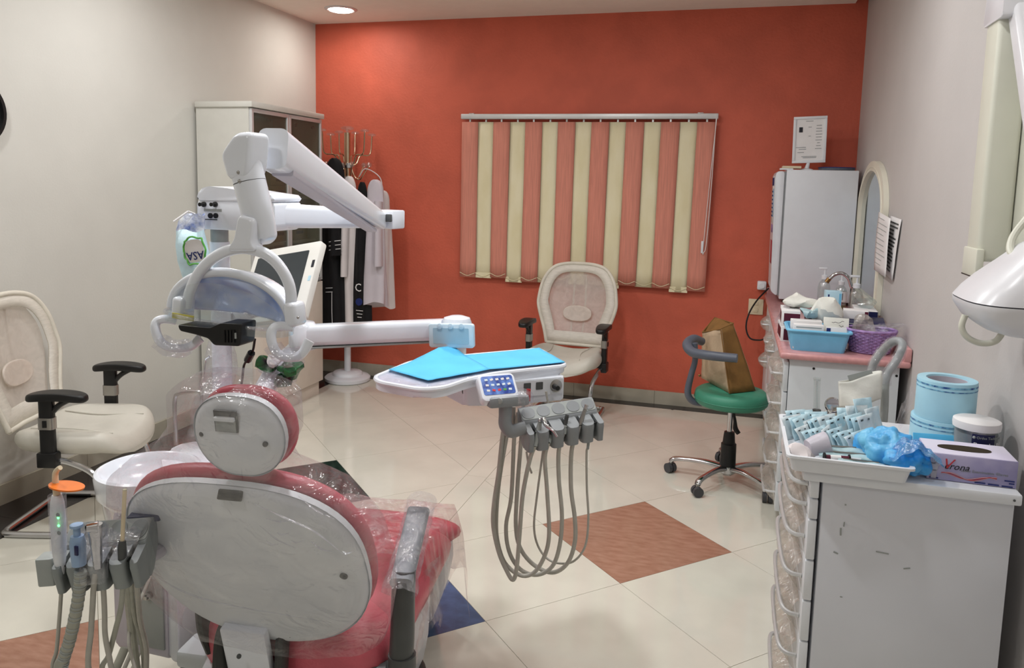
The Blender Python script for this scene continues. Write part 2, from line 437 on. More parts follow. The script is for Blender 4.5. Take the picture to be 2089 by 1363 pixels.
bl = struct('baseboard_left', B().bx(XL, XL+.012, YF, YB-.02, 0, .094), 'grout', 'beige ceramic skirting along the off-white wall', 'baseboard')
y = YF
while y < YB-.05:
    piece('skirting_tile', B().bx(XL+.012, XL+.022, y+.001, min(y+.6, YB-.02)-.001, .0, .097), 'skirting', bl); y += .6

# ceiling downlights (a fixture carries its own lamp)
for i, (x, y, wt, vis) in enumerate(DOWNLIGHTS):
    t = Thing('ceiling_light', 'round recessed downlight in the ceiling corner above the coat stand' if vis else 'round recessed downlight in the ceiling over the room',
              'ceiling light', (x, y, CEIL), group=None if vis else 'ceiling downlights')
    t.part('trim_ring', B().lathe([(.085, 0), (.085, -.006), (.098, -.010), (.115, -.004), (.117, 0)], (x, y, CEIL), n=36), 'aluminium')
    t.part('diffuser', B().lathe([(.084, -.001), (.084, -.012), (.07, -.016), (.0, -.018)], (x, y, CEIL), n=36), 'lens_white')
    L = bpy.data.lights.new('downlight_lamp', 'AREA'); L.shape = 'DISK'; L.size = .16; L.energy = wt; L.color = (1, .96, .90) if vis else (.985, .99, 1)
    lo = bpy.data.objects.new('downlight_lamp', L); C.objects.link(lo); lo.location = (0, 0, -.022); lo.parent = t.o

# ================================================================== vertical blind
def R3(p): return Vector(p)
t = Thing('vertical_blind', 'cream and terracotta striped vertical blind on the red wall', 'blind', (-1.09, YB, .83))
z0h = 2.06; x0h, x1h = -2.02, -.155; yh = YB-.05
hr = t.part('headrail', B().bx(x0h, x1h, yh-.022, yh+.022, 2.045, 2.083, .004), 'aluminium')
for xx in (x0h+.08, x1h-.12): t.part('bracket', B().bx(xx-.02, xx+.02, yh-.01, YB, 2.083, 2.09, .002), 'steel', hr)
N = 15; pw = (x1h-x0h-.02)/N
xl = [x0h+.005+pw*i for i in range(N+1)]
for i in range(N):
    cream = i % 2 == 1; xa = xl[i]; wd = pw*1.04
    zb = .845+.012*math.sin(i*1.3)+(.0 if cream else .012); sh = -.02*(i/N)
    yy = yh+(.004 if i % 2 else -.004)
    def fn(u, v, xa=xa, zb=zb, yy=yy, i=i, sh=sh):
        return (xa+wd*u+sh*(1-v), yy-.006*math.sin(PI*u)+.003*math.sin(v*5+i), zb+(2.025-zb)*v)
    s = t.part('blind_slat', B().grid(fn, 4, 10), 'blind_cream' if cream else 'slat_terracotta', solid=.0012)
    t.part('carrier_hook', B().box((xa+wd*.5, yy, 2.035), (.012, .006, .026)), 'steel', hr)
    pa = Vector((xa+sh+.004, yy-.012, zb+.035)); pb = Vector((xa+wd+sh-.004, yy-.012, zb+.035))
    t.part('bottom_chain', B().tube([pa, (pa+pb)/2+Vector((0, 0, -.022)), pb], .0022, 5, 5), 'blind_cream', s)
    if cream: t.part('bottom_weight', B().bx(xa+sh, xa+wd+sh, yy-.004, yy+.004, zb, zb+.04), 'blind_cream', s)
cx = x1h-.01
cd = t.part('cord', B().tube([(cx, yh-.02, 2.05), (cx-.02, yh-.022, 1.7), (cx-.045, yh-.024, 1.17), (cx-.04, yh-.024, 1.13), (cx-.025, yh-.022, 1.2), (cx-.012, yh-.02, 1.6), (cx-.004, yh-.02, 2.05)], .0022, 5, 6), 'paper_white')
t.part('cord_weight', B().box((cx-.052, yh-.024, 1.165), (.016, .014, .085), None, .004), 'white_plastic', cd)

# wall socket, plug adapter and fridge cord
t = Thing('wall_socket', 'ivory double wall socket beside the fridge cord', 'socket', (.165, YB, .70))
t.part('plate', B().bx(.115, .215, YB-.012, YB, .705, .815, .004), 'ivory_plastic')
for zz in (.735, .785): t.part('switch', B().bx(.15, .18, YB-.017, YB-.011, zz-.012, zz+.012, .002), 'ivory_plastic')
t = Thing('plug_adapter', 'white plug adapter on the red wall behind the fridge', 'plug', (.20, YB, .88))
t.part('body', B().bx(.165, .225, YB-.05, YB, .885, .945, .008), 'white_plastic')
t.part('pin_cap', B().cyl((.195, YB-.05, .915), (.195, YB-.062, .915), .018), 'white_plastic')
cord = [onY(1568, 588, 5.54), onY(1545, 612, 5.5), onY(1528, 640, 5.45), onY(1522, 668, 5.42), onY(1530, 690, 5.4), onY(1550, 694, 5.38), onY(1562, 690, 5.36)]
single('power_cord', B().tube(cord, .0055, 8, 6), 'black_plastic', 'black power cord looping down from the wall beside the fridge', 'cord')

# ================================================================== glass cabinet in the corner
CX0, CX1, CY0, CY1, CH = XL+.024, -2.86, 4.13, 4.965, 2.03
t = Thing('glass_cabinet', 'tall white cabinet with tinted glass doors against the off-white wall', 'cabinet', ((CX0+CX1)/2, (CY0+CY1)/2, 0))
bd = t.part('body', B().bx(CX0, CX1-.02, CY0, CY0+.018, .1, CH-.035), 'cabinet_side')
t.part('side_panel', B().bx(CX0, CX1-.02, CY1-.018, CY1, .1, CH-.035), 'cabinet_side')
t.part('back_panel', B().bx(CX0, CX0+.01, CY0+.018, CY1-.018, .1, CH-.035), 'cabinet_side')
t.part('top_panel', B().bx(CX0, CX1+.012, CY0-.012, CY1+.012, CH-.035, CH, .003), 'cabinet_side')
t.part('plinth', B().bx(CX0, CX1-.03, CY0+.01, CY1-.01, 0, .1), 'cabinet_cream')
for zz in (.84, 1.14, 1.44, 1.74): t.part('shelf', B().bx(CX0+.012, CX1-.035, CY0+.02, CY1-.02, zz-.009, zz+.009), 'cabinet_side')
ym = (CY0+CY1)/2
for a, b_ in ((CY0+.004, ym-.002), (ym+.002, CY1-.002)):
    d = t.part('lower_door', B().bx(CX1-.02, CX1, a, b_, .105, .84, .002), 'cabinet_cream')
    yk = ym-.05 if a < ym-.1 else ym+.05
    t.part('knob', B().cyl((CX1, yk, .74), (CX1+.018, yk, .74), .008, .010, 10), 'brass', d)
for a, b_ in ((CY0+.004, ym-.002), (ym+.002, CY1-.002)):
    g = t.part('glass_door', B().bx(CX1-.014, CX1-.008, a+.02, b_-.02, .88, CH-.06), 'cabinet_glass')
    f = B()
    for q in ((a, a+.022, .85, CH-.04), (b_-.022, b_, .85, CH-.04)): f.bx(CX1-.02, CX1, q[0], q[1], q[2], q[3], .002)
    f.bx(CX1-.02, CX1, a+.022, b_-.022, CH-.065, CH-.04, .002); f.bx(CX1-.02, CX1, a+.022, b_-.022, .85, .875, .002)
    t.part('door_frame', f, 'aluminium', g)
for yy in (4.35, 4.66, 4.88): t.part('hinge', B().cyl((CX1-.03, yy, 1.93), (CX1-.016, yy, 1.93), .012, n=10), 'black_plastic')
# boxes inside
def carton(x0, x1, y0, y1, z, hgt, m, lab, name='carton', group='cartons in the glass cabinet'):
    tt = Thing(name, lab, 'box', ((x0+x1)/2, (y0+y1)/2, z), group=group)
    tt.part('body', B().bx(x0, x1, y0, y1, z, z+hgt, .002), m)
    tt.part('print', B().bx(x1-.0005, x1+.0008, y0+(y1-y0)*.25, y1-(y1-y0)*.3, z+hgt*.4, z+hgt*.6), 'ink')
for k in range(3): carton(-3.2, -2.92, 4.42, 4.64, 1.450+.072*k, .07, 'card_tan', ('lowest', 'middle', 'topmost')[k]+' tan carton of the stack of three behind the cabinet glass')
for k in range(2): carton(-3.2, -2.92, 4.70, 4.90, 1.450+.06*k, .058, 'card_tan', ('lower', 'upper')[k]+' tan carton of the stack of two behind the cabinet glass')
for k in range(2): carton(-3.18, -2.93, 4.44+.24*k, 4.64+.24*k, 1.150, .10, 'card_tan', 'large tan carton on the middle cabinet shelf', group='cartons on the middle cabinet shelf')
carton(-3.17, -2.93, 4.4, 4.62, .850, .022, 'cyan_card', 'flat pale blue carton low behind the cabinet glass', group=None)
carton(-3.17, -2.93, 4.66, 4.88, .850, .026, 'laminate_pink', 'flat pink carton low behind the cabinet glass', group=None)

# ================================================================== coat stand with garments
kx, ky = -2.88, 5.375
t = Thing('coat_stand', 'coat stand with white round base and metal hooks in the corner', 'coat stand', (kx, ky, 0))
t.part('base', B().lathe([(.165, 0), (.176, .008), (.178, .03), (.165, .042), (.12, .05), (.115, .066), (.105, .074), (.04, .08)], (kx, ky, 0), n=40), 'white_plastic')
t.part('pole', B().cyl((kx, ky, .075), (kx, ky, 1.6), .026, n=20), 'white_plastic')
t.part('upper_pole', B().cyl((kx, ky, 1.6), (kx, ky, 1.93), .024, n=20), 'gold_metal')
t.part('collar', B().lathe([(.03, 1.66), (.045, 1.665), (.045, 1.70), (.03, 1.705)], (kx, ky, 0), n=24), 'chrome')
cap = t.part('finial', B().cyl((kx, ky, 1.93), (kx, ky, 1.95), .012), 'clear_plastic')
t.part('knob', B().lathe([(.012, 1.945), (.045, 1.955), (.05, 1.967), (.03, 1.978), (0, 1.98)], (kx, ky, 0), n=18), 'clear_plastic', cap)
hooks = []
for k in range(6):
    a = -.35+k*PI/3; d = Vector((math.cos(a), math.sin(a), 0)); c = Vector((kx, ky, 0))
    p = c+d*.19+Vector((0, 0, 1.93-.02*(k % 2)))
    h = t.part('hook', B().tube([c+d*.025+Vector((0, 0, 1.68)), c+d*.07+Vector((0, 0, 1.70)), c+d*.10+Vector((0, 0, 1.76)), c+d*.16+Vector((0, 0, 1.765)), c+d*.182+Vector((0, 0, 1.80)), p], .0055, 8, 6), 'gold_metal')
    t.part('knob', B().lathe([(.008, 0), (.03, .006), (.034, .014), (.02, .022), (0, .024)], p, n=16), 'clear_plastic', h)
for k in range(6):
    a = .17+k*PI/3; d = Vector((math.cos(a), math.sin(a), 0)); c = Vector((kx, ky, 0))
    p = c+d*.17+Vector((0, 0, 1.69))
    if p.y > YB-.04: continue
    h = t.part('hook', B().tube([c+d*.03+Vector((0, 0, 1.67)), c+d*.06+Vector((0, 0, 1.60)), c+d*.10+Vector((0, 0, 1.58)), c+d*.13+Vector((0, 0, 1.62)), p], .005, 8, 6), 'gold_metal')
    t.part('knob', B().ball(p, .022, 12, 8), 'clear_plastic', h); hooks.append(p)
def garment(name, lab, cx, cy, zt, zb, wt, wb, dep, m, folds, seed, yaw=0., hem=.02):
    tt = Thing(name, lab, 'coat', (cx, cy, zb)); n = 56; R = []
    cs, sn = math.cos(yaw), math.sin(yaw)
    for j in range(26):
        v = (j/25)**1.5; z = zt+(zb-zt)*v
        q = min(1, v/.10); ww = (wt+(wb-wt)*max(0, v-.10)/.9)*(.12+.88*math.sqrt(max(0, 1-(1-q)**2)))
        dd = dep*(.45+.55*min(1, v*2.5)); r = []
        for i in range(n):
            a = 2*PI*i/n; f = 1+.16*min(1, v*2)*math.sin(folds*a+seed+1.2*math.sin(v*3+seed))+.05*noise.noise(Vector((math.cos(a)*2+seed, math.sin(a)*2, v*5)))
            x, y_ = max(ww, .01)*f*math.cos(a), dd*f*math.sin(a)
            r.append((cx+x*cs-y_*sn, cy+x*sn+y_*cs, z+(hem*math.sin(2*a+seed) if j == 25 else 0)))
        R.append(r)
    b = tt.part('cloth', B().rings(R), m, sharp=60)
    return tt
def sleeve(tt, P, r, m): tt.part('sleeve', B().tube(P, r, 14, 7, flat=.6), m, sharp=60)
def gx_(px, Y): return onY(px, 500, Y).x
xr = gx_(683, 5.16)
g = garment('black_robe', 'long black robe with white piping hanging beside the glass cabinet', xr, 5.16, 1.73, .42, .075, .105, .075, 'cloth_black', 5, .3)
sleeve(g, [(xr+.03, 5.09, 1.52), (xr+.06, 5.06, 1.25), (xr+.07, 5.05, 1.02)], [.05, .045, .055], 'cloth_black')
for zz in (1.06, 1.09, 1.12): g.part('piping', B().tube([(xr+.03, 5.022, zz), (xr+.075, 5.01, zz+.008), (xr+.12, 5.03, zz+.014)], .0025, 5, 4), 'paper_white')
for zz in (.74, .77): g.part('piping', B().tube([(xr-.03, 5.077, zz), (xr+.03, 5.07, zz+.006)], .0022, 5, 0), 'paper_white')
g.part('piping', B().tube([(xr+.02, 5.078, .74), (xr+.022, 5.074, .6), (xr+.03, 5.068, .46)], .002, 5, 4), 'paper_white')
xr = gx_(713, 5.20)
g = garment('white_coat', 'narrow white coat hanging between the black robe and black jacket', xr, 5.20, 1.60, .48, .055, .07, .055, 'cloth_white', 4, 1.1)
sleeve(g, [(xr+.01, 5.14, 1.45), (xr+.005, 5.12, 1.15), (xr, 5.12, .86)], [.045, .04, .04], 'cloth_white')
xr = gx_(739, 5.19)
g = garment('black_jacket', 'black jacket with white letter and blue dot hanging among white coats', xr, 5.19, 1.56, .50, .04, .07, .05, 'cloth_black', 4, 2.3)
fr = frame(Vector((1, -.15, 0)).normalized(), Vector((0, 0, 1)), Vector((-.15, -1, 0)).normalized(), (xr+.0, 5.125, .78))
g.part('lettering', text_bm('C', .085, fr), 'paper_white')
g.part('badge', B().lathe([(.028, -.004), (.028, .004)], (xr+.005, 5.13, .675), fr.to_3x3().to_4x4(), n=16), 'ink_blue')
for k, zz in enumerate((.61, .585, .56)): g.part('print_line', B().box((xr+.01, 5.128, zz), (.06-.012*k, .004, .005), fr.to_3x3()), 'paper_white')
xr = gx_(768, 5.22)
g = garment('white_coat', 'short wide white coat hanging in front of the red wall', xr, 5.20, 1.58, .66, .065, .095, .06, 'cloth_lilac', 4, 4.0)
sleeve(g, [(xr+.05, 5.15, 1.42), (xr+.06, 5.13, 1.18), (xr+.06, 5.13, .95)], [.045, .042, .047], 'cloth_lilac')
xr = gx_(781, 5.35)
g = garment('white_coat', 'white coat half hidden behind another, nearest the red wall', xr, 5.35, 1.50, .62, .055, .09, .05, 'cloth_white', 4, 5.2)
g.part('hanger_loop', B().tube([(xr, 5.35, 1.49), (xr-.03, 5.35, 1.60), (kx+.16, ky-.01, 1.66), (kx+.10, ky, 1.60)], .004, 6, 5), 'cloth_white')

# ================================================================== clock on the left wall
c = Vector((XL, 2.665, 1.83)); Mx = align((1, 0, 0))
t = Thing('wall_clock', 'round wall clock with black rim on the off-white wall', 'clock', c)
t.part('case', B().lathe([(.15, 0), (.155, .02), (.15, .035), (.135, .035), (.132, .02)], c, Mx, 40), 'black_plastic')
t.part('dial', B().lathe([(.134, .0), (.134, .018)], c, Mx, 40), 'paper_white')
for a, l in ((.6, .07), (2.4, .1)):
    d = Vector((0, math.sin(a), math.cos(a))); t.part('hand', B().tube([c+Vector((.022, 0, 0)), c+Vector((.022, 0, 0))+d*l], .003, 6, 0), 'ink')

# ================================================================== visitor chairs (mesh back, cantilever legs)
def visitor_chair(lab, loc, rz):
    t = Thing('visitor_chair', lab, 'chair', loc, rz, 'cream mesh-back visitor chairs', local=True)
    # front faces -y; seat top ~ .47
    out = superell(.255, .25, 48, 3.2)
    def fs(u, v, w): return Vector((u*(1+.06*(-v/.25)), v-.02, .375+w+.035*(1-min(1, abs(u)/.2)**2)*-1*(w > .05)+(-.06*max(0, (-v-.15)/.1)**2)))
    s = t.part('seat', B().puff(out, 0, .095, .042, fs, dome=.0), 'cream_vinyl', sharp=60)
    t.part('seam', B().tube([fs(-.14, .17, .10), fs(-.11, .0, .10), fs(-.14, -.19, .098)], .003, 5, 6), 'cream_vinyl', s)
    t.part('seam', B().tube([fs(.14, .17, .10), fs(.11, .0, .10), fs(.14, -.19, .098)], .003, 5, 6), 'cream_vinyl', s)
    # back: outline of the frame (u, height), wider near the middle
    pr_ = [(-.20, .46), (-.225, .55), (-.275, .70), (-.28, .78), (-.255, .90), (-.195, .985), (-.11, 1.015), (0, 1.02)]
    prof = pr_+[(-u, v) for u, v in reversed(pr_[:-1])]
    def fb(u, v): return Vector((u, .235+.10*((v-.46)/.56)+.05*(abs(u)/.25)**2*-1+.03*math.sin((v-.46)*5), v))
    ring = [fb(u, v) for u, v in catmull([(u, v, 0) for u, v in prof], 5) for u, v in ((u, v),)] if False else [fb(p.x, p.y) for p in catmull([(u, v, 0) for u, v in prof], 5)]
    ring = ring+[fb(.06, .455), fb(-.06, .455)]
    bk = t.part('back_frame', B().tube(ring+[ring[0]], .012, 10, 0), 'mesh_cream', sharp=60)
    def band(k0, k1, depth):
        n = len(ring); b = B(); c = sum(ring, Vector())/n
        V = [[b.bm.verts.new(c+(p-c)*k+Vector((0, depth*(k == k1), 0))) for p in ring] for k in (k0, (k0+k1)/2, k1)]
        for q in range(2):
            for i in range(n): b.face((V[q][i], V[q][(i+1) % n], V[q+1][(i+1) % n], V[q+1][i]))
        return b
    t.part('back_border', band(.99, .74, 0), 'border_net', bk, sharp=60, solid=.006)
    def fm(a, b_):
        v = .47+.53*b_; w_ = .86*(.17+.08*math.sin(min(1, (v-.46)/.35)*PI/2) if v < .8 else .25-.1*((v-.8)/.2)**2)
        return fb((a*2-1)*w_, .50+.47*b_)+Vector((0, .004, 0))
    t.part('back_net', B().grid(fm, 12, 14), 'mesh_net', bk, sharp=60)
    for sx in (-1, 1): t.part('back_rib', B().tube([fb(sx*.04, .48)+Vector((0, .02, 0)), fb(sx*.045, .7)+Vector((0, .02, 0)), fb(sx*.04, .95)+Vector((0, .01, 0))], .006, 6, 5), 'cream_vinyl', bk)
    t.part('lumbar_pad', B().puff(superell(.105, .055, 28, 2.3), 0, .02, .009, lambda u, v, w: fb(u, .67+v)+Vector((0, -.008-w*.6, 0))), 'mesh_net', bk, sharp=60)
    # arms
    for sx in (-1, 1):
        x = sx*.265
        a = t.part('arm_post', B().prism(rrect(.035, .06, .012), .34, .625, Matrix.Translation((x, -.0, 0))), 'black_plastic')
        t.part('arm_sleeve', B().prism(rrect(.041, .066, .012), .50, .55, Matrix.Translation((x, 0, 0))), 'steel', a)
        t.part('arm_button', B().box((x+sx*.021, 0, .525), (.006, .018, .03), None, .002), 'blackest', a)
        t.part('arm_brace', B().tube([(x, -.005, .55), (x, -.05, .60), (x, -.11, .635)], .012, 8, 5), 'black_plastic', a)
        t.part('arm_foot', B().bx(x-.024, x+.024, -.04, .04, .335, .40, .006), 'black_plastic', a)
        t.part('arm_pad', B().puff(superell(.042, .125, 32, 3.0), 0, .032, .013, lambda u, v, w: Vector((x+u, -.045+v, .628+w-.012*((v-.0)/.12)**2))), 'black_plastic', sharp=60)
    # cantilever legs: tube from under the arm foot, forward, down, back along floor, round the rear
    for sx in (-1, 1):
        x = sx*.225
        t.part('leg', B().tube([(x+sx*.03, .02, .365), (x+sx*.02, -.08, .345), (x, -.17, .28), (x, -.205, .16), (x, -.22, .05), (x, -.20, .016), (x, -.12, .014), (x, .20, .014), (x-sx*.02, .235, .014), (x-sx*.06, .245, .014), (0, .245, .014)], .0135, 10, 6), 'chrome')
    t.part('under_bar', B().cyl((-.25, .02, .362), (.25, .02, .362), .012, n=10), 'black_plastic')
    return t
visitor_chair('cream mesh-back visitor chair under the striped blind', (-1.06, 5.05, 0), -.05)
visitor_chair('cream mesh-back visitor chair against the off-white wall', (-2.80, 2.73, 0), math.radians(107))
def slab(p0, p1, w0, h0, w1, h1, k=8, bev=.25):
    p0, p1 = Vector(p0), Vector(p1); d = (p1-p0).normalized(); x = d.cross(Vector((0, 0, 1))).normalized(); z = x.cross(d)
    R = []
    for i in range(k+1):
        s_ = i/k; w_, h_ = w0+(w1-w0)*s_, h0+(h1-h0)*s_
        R.append([p0+(p1-p0)*s_+x*q[0]+z*q[1] for q in rrect(w_, h_, min(w_, h_)*bev)])
    return B().rings(R)
# ================================================================== dental chair
DO = Vector((-1.02, 1.46, 0)); DA = math.radians(6.65); LEAN = math.radians(25)
t = Thing('dental_chair', 'pink reclining dental chair with white back shell', 'dental chair', DO, DA, local=True)
def sh(u, v, w): # back plane: u across, v up the slope, w out of the back (towards the head end)
    return Vector((u, -v*math.sin(LEAN)-w*math.cos(LEAN), .718+v*math.cos(LEAN)-w*math.sin(LEAN)))
def backline(a, top, bot, n=56):
    out = []
    for i in range(n):
        th = 2*PI*i/n; c, q = math.cos(th), math.sin(th); ex = 2.7 if q >= 0 else 2.15
        out.append((a*math.copysign(abs(c)**(2/ex), c), (top if q >= 0 else bot)*math.copysign(abs(q)**(2/ex), q)))
    return out
SH = [(u, v-.0) for u, v in backline(.283, .235, .30)]
SHo = [(u, v+.0) for u, v in SH]
bs = t.part('back_shell', B().puff(SHo, 0, .045, .03, sh, dome=.012), 'shell_plastic', sharp=60)
for u in (-.233, .233): t.part('screw_cap', B().lathe([(.009, .044), (.009, .0495), (.004, .0475)], (0, 0, 0), frame(sh(1, 0, 0)-sh(0, 0, 0), sh(0, 1, 0)-sh(0, 0, 0), sh(0, 0, 1)-sh(0, 0, 0), sh(u, .0, 0)), n=14), 'dark_grey_plastic', bs)
# small caution mark on the lower shell
mk = frame(sh(1, 0, 0)-sh(0, 0, 0), sh(0, 1, 0)-sh(0, 0, 0), sh(0, 0, 1)-sh(0, 0, 0), sh(.055, -.252, .0445))
b = B(); b.prism([(-.001, .008), (.002, .008), (.002, .011), (-.001, .011)], 0, .001, mk); b.prism([(-.005, -.008), (-.002, -.008), (.002, .002), (.005, -.006), (.0065, -.004), (.002, .0075), (-.002, .007)], 0, .001, mk)
t.part('caution_mark', b, 'ink', bs)
bc = t.part('backrest', B().puff([(u*1.018, v*1.012+.004) for u, v in SH], -.030, .004, .014, sh), 'pink_vinyl', sharp=60)
# headrest: a little to the right of the back's axis, turned slightly
HL = math.radians(14)
def hd(u, v, w): return Vector((.045+u+.05*v, -.115-v*math.sin(HL)-w*math.cos(HL), 1.035+v*math.cos(HL)-w*math.sin(HL)+.06*u*0))
ho = []
for i in range(44):
    th = 2*PI*i/44; c, q = math.cos(th), math.sin(th); ex = 2.4 if q >= 0 else 2.6
    a = .102-.018*(-q if q < 0 else 0)
    ho.append((a*math.copysign(abs(c)**(2/ex), c), (.096 if q >= 0 else .096)*math.copysign(abs(q)**(2/ex), q)))
hr = t.part('headrest', B().puff([(u*1.05+.007, v*1.02+.004) for u, v in ho], -.024, .0, .011, hd), 'pink_vinyl', sharp=60)
hs = t.part('headrest_shell', B().puff(ho, -.004, .038, .028, hd, dome=.01), 'shell_plastic', hr, sharp=60)
HM = frame(hd(1, 0, 0)-hd(0, 0, 0), (hd(0, 1, 0)-hd(0, 0, 0)).normalized(), (hd(0, 0, 1)-hd(0, 0, 0)).normalized(), hd(-.012, .050, .046))
t.part('release_recess', B().box(HM @ Vector((0, 0, .0)), (.05, .05, .005), HM.to_3x3(), .001), 'dark_grey_plastic', hr)
t.part('release_latch', B().box(HM @ Vector((0, -.008, .003)), (.044, .03, .004), HM.to_3x3(), .001), 'light_grey_plastic', hr)
t.part('release_lip', B().box(HM @ Vector((0, .008, .006)), (.044, .009, .008), HM.to_3x3(), .002), 'shell_plastic', hr)
for u in (-.076, .066): t.part('screw_cap', B().ball(hd(u, .0 if u > 0 else .008, .036 if u < 0 else .042), .0058, 10, 6), 'dark_grey_plastic', hr)
t.part('headrest_bar', B().tube([sh(.03, .16, -.02), sh(.03, .25, -.01), hd(-.01, -.06, -.02)], .016, 8, 5, flat=.5), 'chrome')
t.part('bar_guide', B().box(sh(.02, .222, .045), (.052, .014, .022), Matrix.Rotation(-LEAN, 3, 'X'), .003), 'charcoal', bs)
# seat with turned-up rear, leg rest falling to the floor
def loftbody(prof, w, n=28, e=2.6):
    """prof: list of (y, zc, halfthick, halfwidth)"""
    R = []
    for y_, zc, ht, hw in prof: R.append([(p[0]+.02, y_, zc+p[1]) for p in superell(hw, ht, n, e)])
    return B().rings(R)
st = t.part('seat', loftbody([(.105, .40, .012, .14), (.11, .39, .06, .195), (.13, .38, .10, .232), (.17, .385, .115, .25), (.25, .40, .10, .268), (.45, .41, .085, .275), (.62, .405, .08, .27), (.74, .39, .075, .262), (.80, .375, .06, .25), (.825, .36, .03, .22)], 0), 'pink_vinyl', sharp=60)
R = []
for y_, z_, hw, hd_ in ((.80, .42, .235, .035), (.84, .40, .262, .06), (.87, .30, .258, .075), (.90, .2, .235, .075), (.93, .1, .20, .07), (.95, .03, .175, .065), (.955, .015, .17, .06)):
    R.append([(p[0], y_+p[1], z_-.3*p[1]*(z_ > .05)) for p in superell(hw, hd_, 32, 3)])
lr = t.part('leg_rest', B().rings(R), 'white_plastic', sharp=60)
t.part('leg_cushion', loftbody([(.76, .405, .03, .22), (.80, .41, .055, .262), (.86, .395, .05, .268), (.91, .37, .03, .25), (.93, .36, .01, .22)], 0), 'pink_vinyl', lr, sharp=60)
# base
b = B(); b.prism(roundpoly([(.08, .05), (.72, .05), (.76, .33), (.10, .33)], .05), -.215, .215, frame((0, 1, 0), (0, 0, 1), (1, 0, 0)), .012)
t.part('base_body', b, 'white_plastic')
t.part('base_plate', B().puff(superell(.27, .40, 44, 3), 0, .05, .02, lambda u, v, w_: Vector((u, .36+v, w_))), 'charcoal', sharp=60)
sp_ = t.M.inverted() @ onZ(420, 1330, .27); t.part('step_pedal', B().box(sp_, (.12, .10, .05), None, .012), 'counter_white')
bel = B()
for k in range(7): bel.bx(sp_.x-.05+.006*k, sp_.x+.05, sp_.y-.03, sp_.y+.05, .225-.026*k, .239-.026*k, .004)
t.part('bellows', bel, 'blackest')
# white support arm with two dark side straps under the shell
b = B(); b.prism(rrect(.115, .36, .006), -.012, .012, frame((1, 0, 0), Vector((0, .26, -.96)).normalized()*-1, Vector((0, -.96, -.26)).normalized(), (-.055, .092, .315)), .004)
sup = t.part('support_arm', b, 'enamel')
for s_ in (-1, 1):
    t.part('strap', B().tube([(-.055+s_*.073, .105, .46), (-.055+s_*.078, .085, .42), (-.055+s_*.078, .075, .30), (-.055+s_*.078, .10, .2)], .017, 10, 5, flat=1.6), 'charcoal')
t.part('side_strap', B().tube([(-.215, .13, .47), (-.21, .13, .42), (-.195, .14, .36)], .024, 10, 5, flat=.6), 'charcoal')
t.part('support_screw', B().ball((-.06, .03, .425), .006, 10, 6), 'dark_grey_plastic', sup)
# right armrest
b = B(); b.tube([(.305, .14, .36), (.31, .14, .45), (.31, .145, .56), (.31, .155, .62)], [.03, .03, .029, .028], 14, 5)
ar = t.part('armrest_post', b, 'dark_grey_plastic')
t.part('armrest_elbow', B().tube([(.2, .16, .352), (.27, .15, .345), (.308, .14, .36), (.31, .14, .41)], [.03, .032, .034, .0345], 14, 5), 'dark_grey_plastic', ar)
t.part('armrest_pad', slab((.311, .125, .600), (.289, .345, .688), .056, .036, .060, .030, bev=.42), 'grey_plastic', sharp=60)
t.part('seat_hinge', B().cyl((.2, .13, .35), (.27, .14, .35), .028), 'dark_grey_plastic')

# plastic protective covers (thin film, wrinkled), each lies over the chair
def wr(p, a, s=9., seed=0.): return a*noise.noise(Vector((p[0]*s+seed, p[1]*s, p[2]*s)))+a*.5*noise.noise(Vector((p[0]*s*2.7, p[1]*s*2.7+seed, p[2]*s*2.7)))
t2 = Thing('plastic_cover', 'clear wrinkled plastic bag over the headrest and back of the dental chair', 'plastic cover', DO+Vector((0, 0, .4)), DA, local=True)
R = []
for v, hw, cu, f, k in ((.475, .02, .05, -.05, .03), (.468, .09, .05, -.06, .05), (.44, .135, .045, -.06, .065), (.36, .14, .035, -.055, .078), (.29, .15, -.015, -.05, .085), (.24, .20, -.04, -.045, .09), (.19, .28, -.015, -.045, .095), (.10, .325, -.005, -.04, .105), (0, .33, 0, -.035, .11), (-.10, .322, .005, -.03, .108), (-.19, .29, .01, -.03, .10), (-.25, .26, .02, -.03, .095)):
    r = []
    for p in superell(hw, k, 72, 2.6):
        q = sh(cu+p[0], v, p[1]+f+.035); d = Vector((p[0]/max(hw, .05), 0, 0))
        n_ = wr(q, .009, 11, v*3); q += Vector((math.copysign(1, p[0])*n_ if abs(p[0]) > hw*.5 else 0, -n_*.9 if p[1] > 0 else n_, 0)); r.append(q-Vector((0, 0, .4)))
    R.append(r)
t2.part('film', B().rings(R, cap=False), 'bag_film', sharp=75)
b = B()
for k, (p0, p1, p2) in enumerate((((-.24, .03, .09), (-.1, -.06, .10), (.2, -.11, .09)), ((.16, .22, .085), (.22, .19, .09), (.27, .12, .085)), ((.1, .25, .085), (.16, .225, .09), (.2, .2, .09)))):
    b.tube([sh(*q)-Vector((0, 0, .4)) for q in (p0, p1, p2)], [.001, .004, .001], 6, 6, flat=.4)
random.seed(31)
for k in range(16):
    if k % 2: u, v, w_ = random.uniform(.10, .27), random.uniform(.10, .26), .07; d = Vector((random.uniform(.4, 1), random.uniform(-.9, .1), 0))
    else: continue
    d *= random.uniform(.015, .05)
    b.tube([sh(u-d.x, v-d.y, w_)-Vector((0, 0, .4)), sh(u, v, w_+.006)-Vector((0, 0, .4)), sh(u+d.x, v+d.y, w_)-Vector((0, 0, .4))], [.001, .004, .001], 6, 4, flat=.3)
t2.part('crease', b, 'clear_film', sharp=75)
t3 = Thing('plastic_cover', 'clear plastic sheet draped over the seat and foot end of the dental chair', 'plastic cover', DO+Vector((0, 0, .3)), DA, local=True)
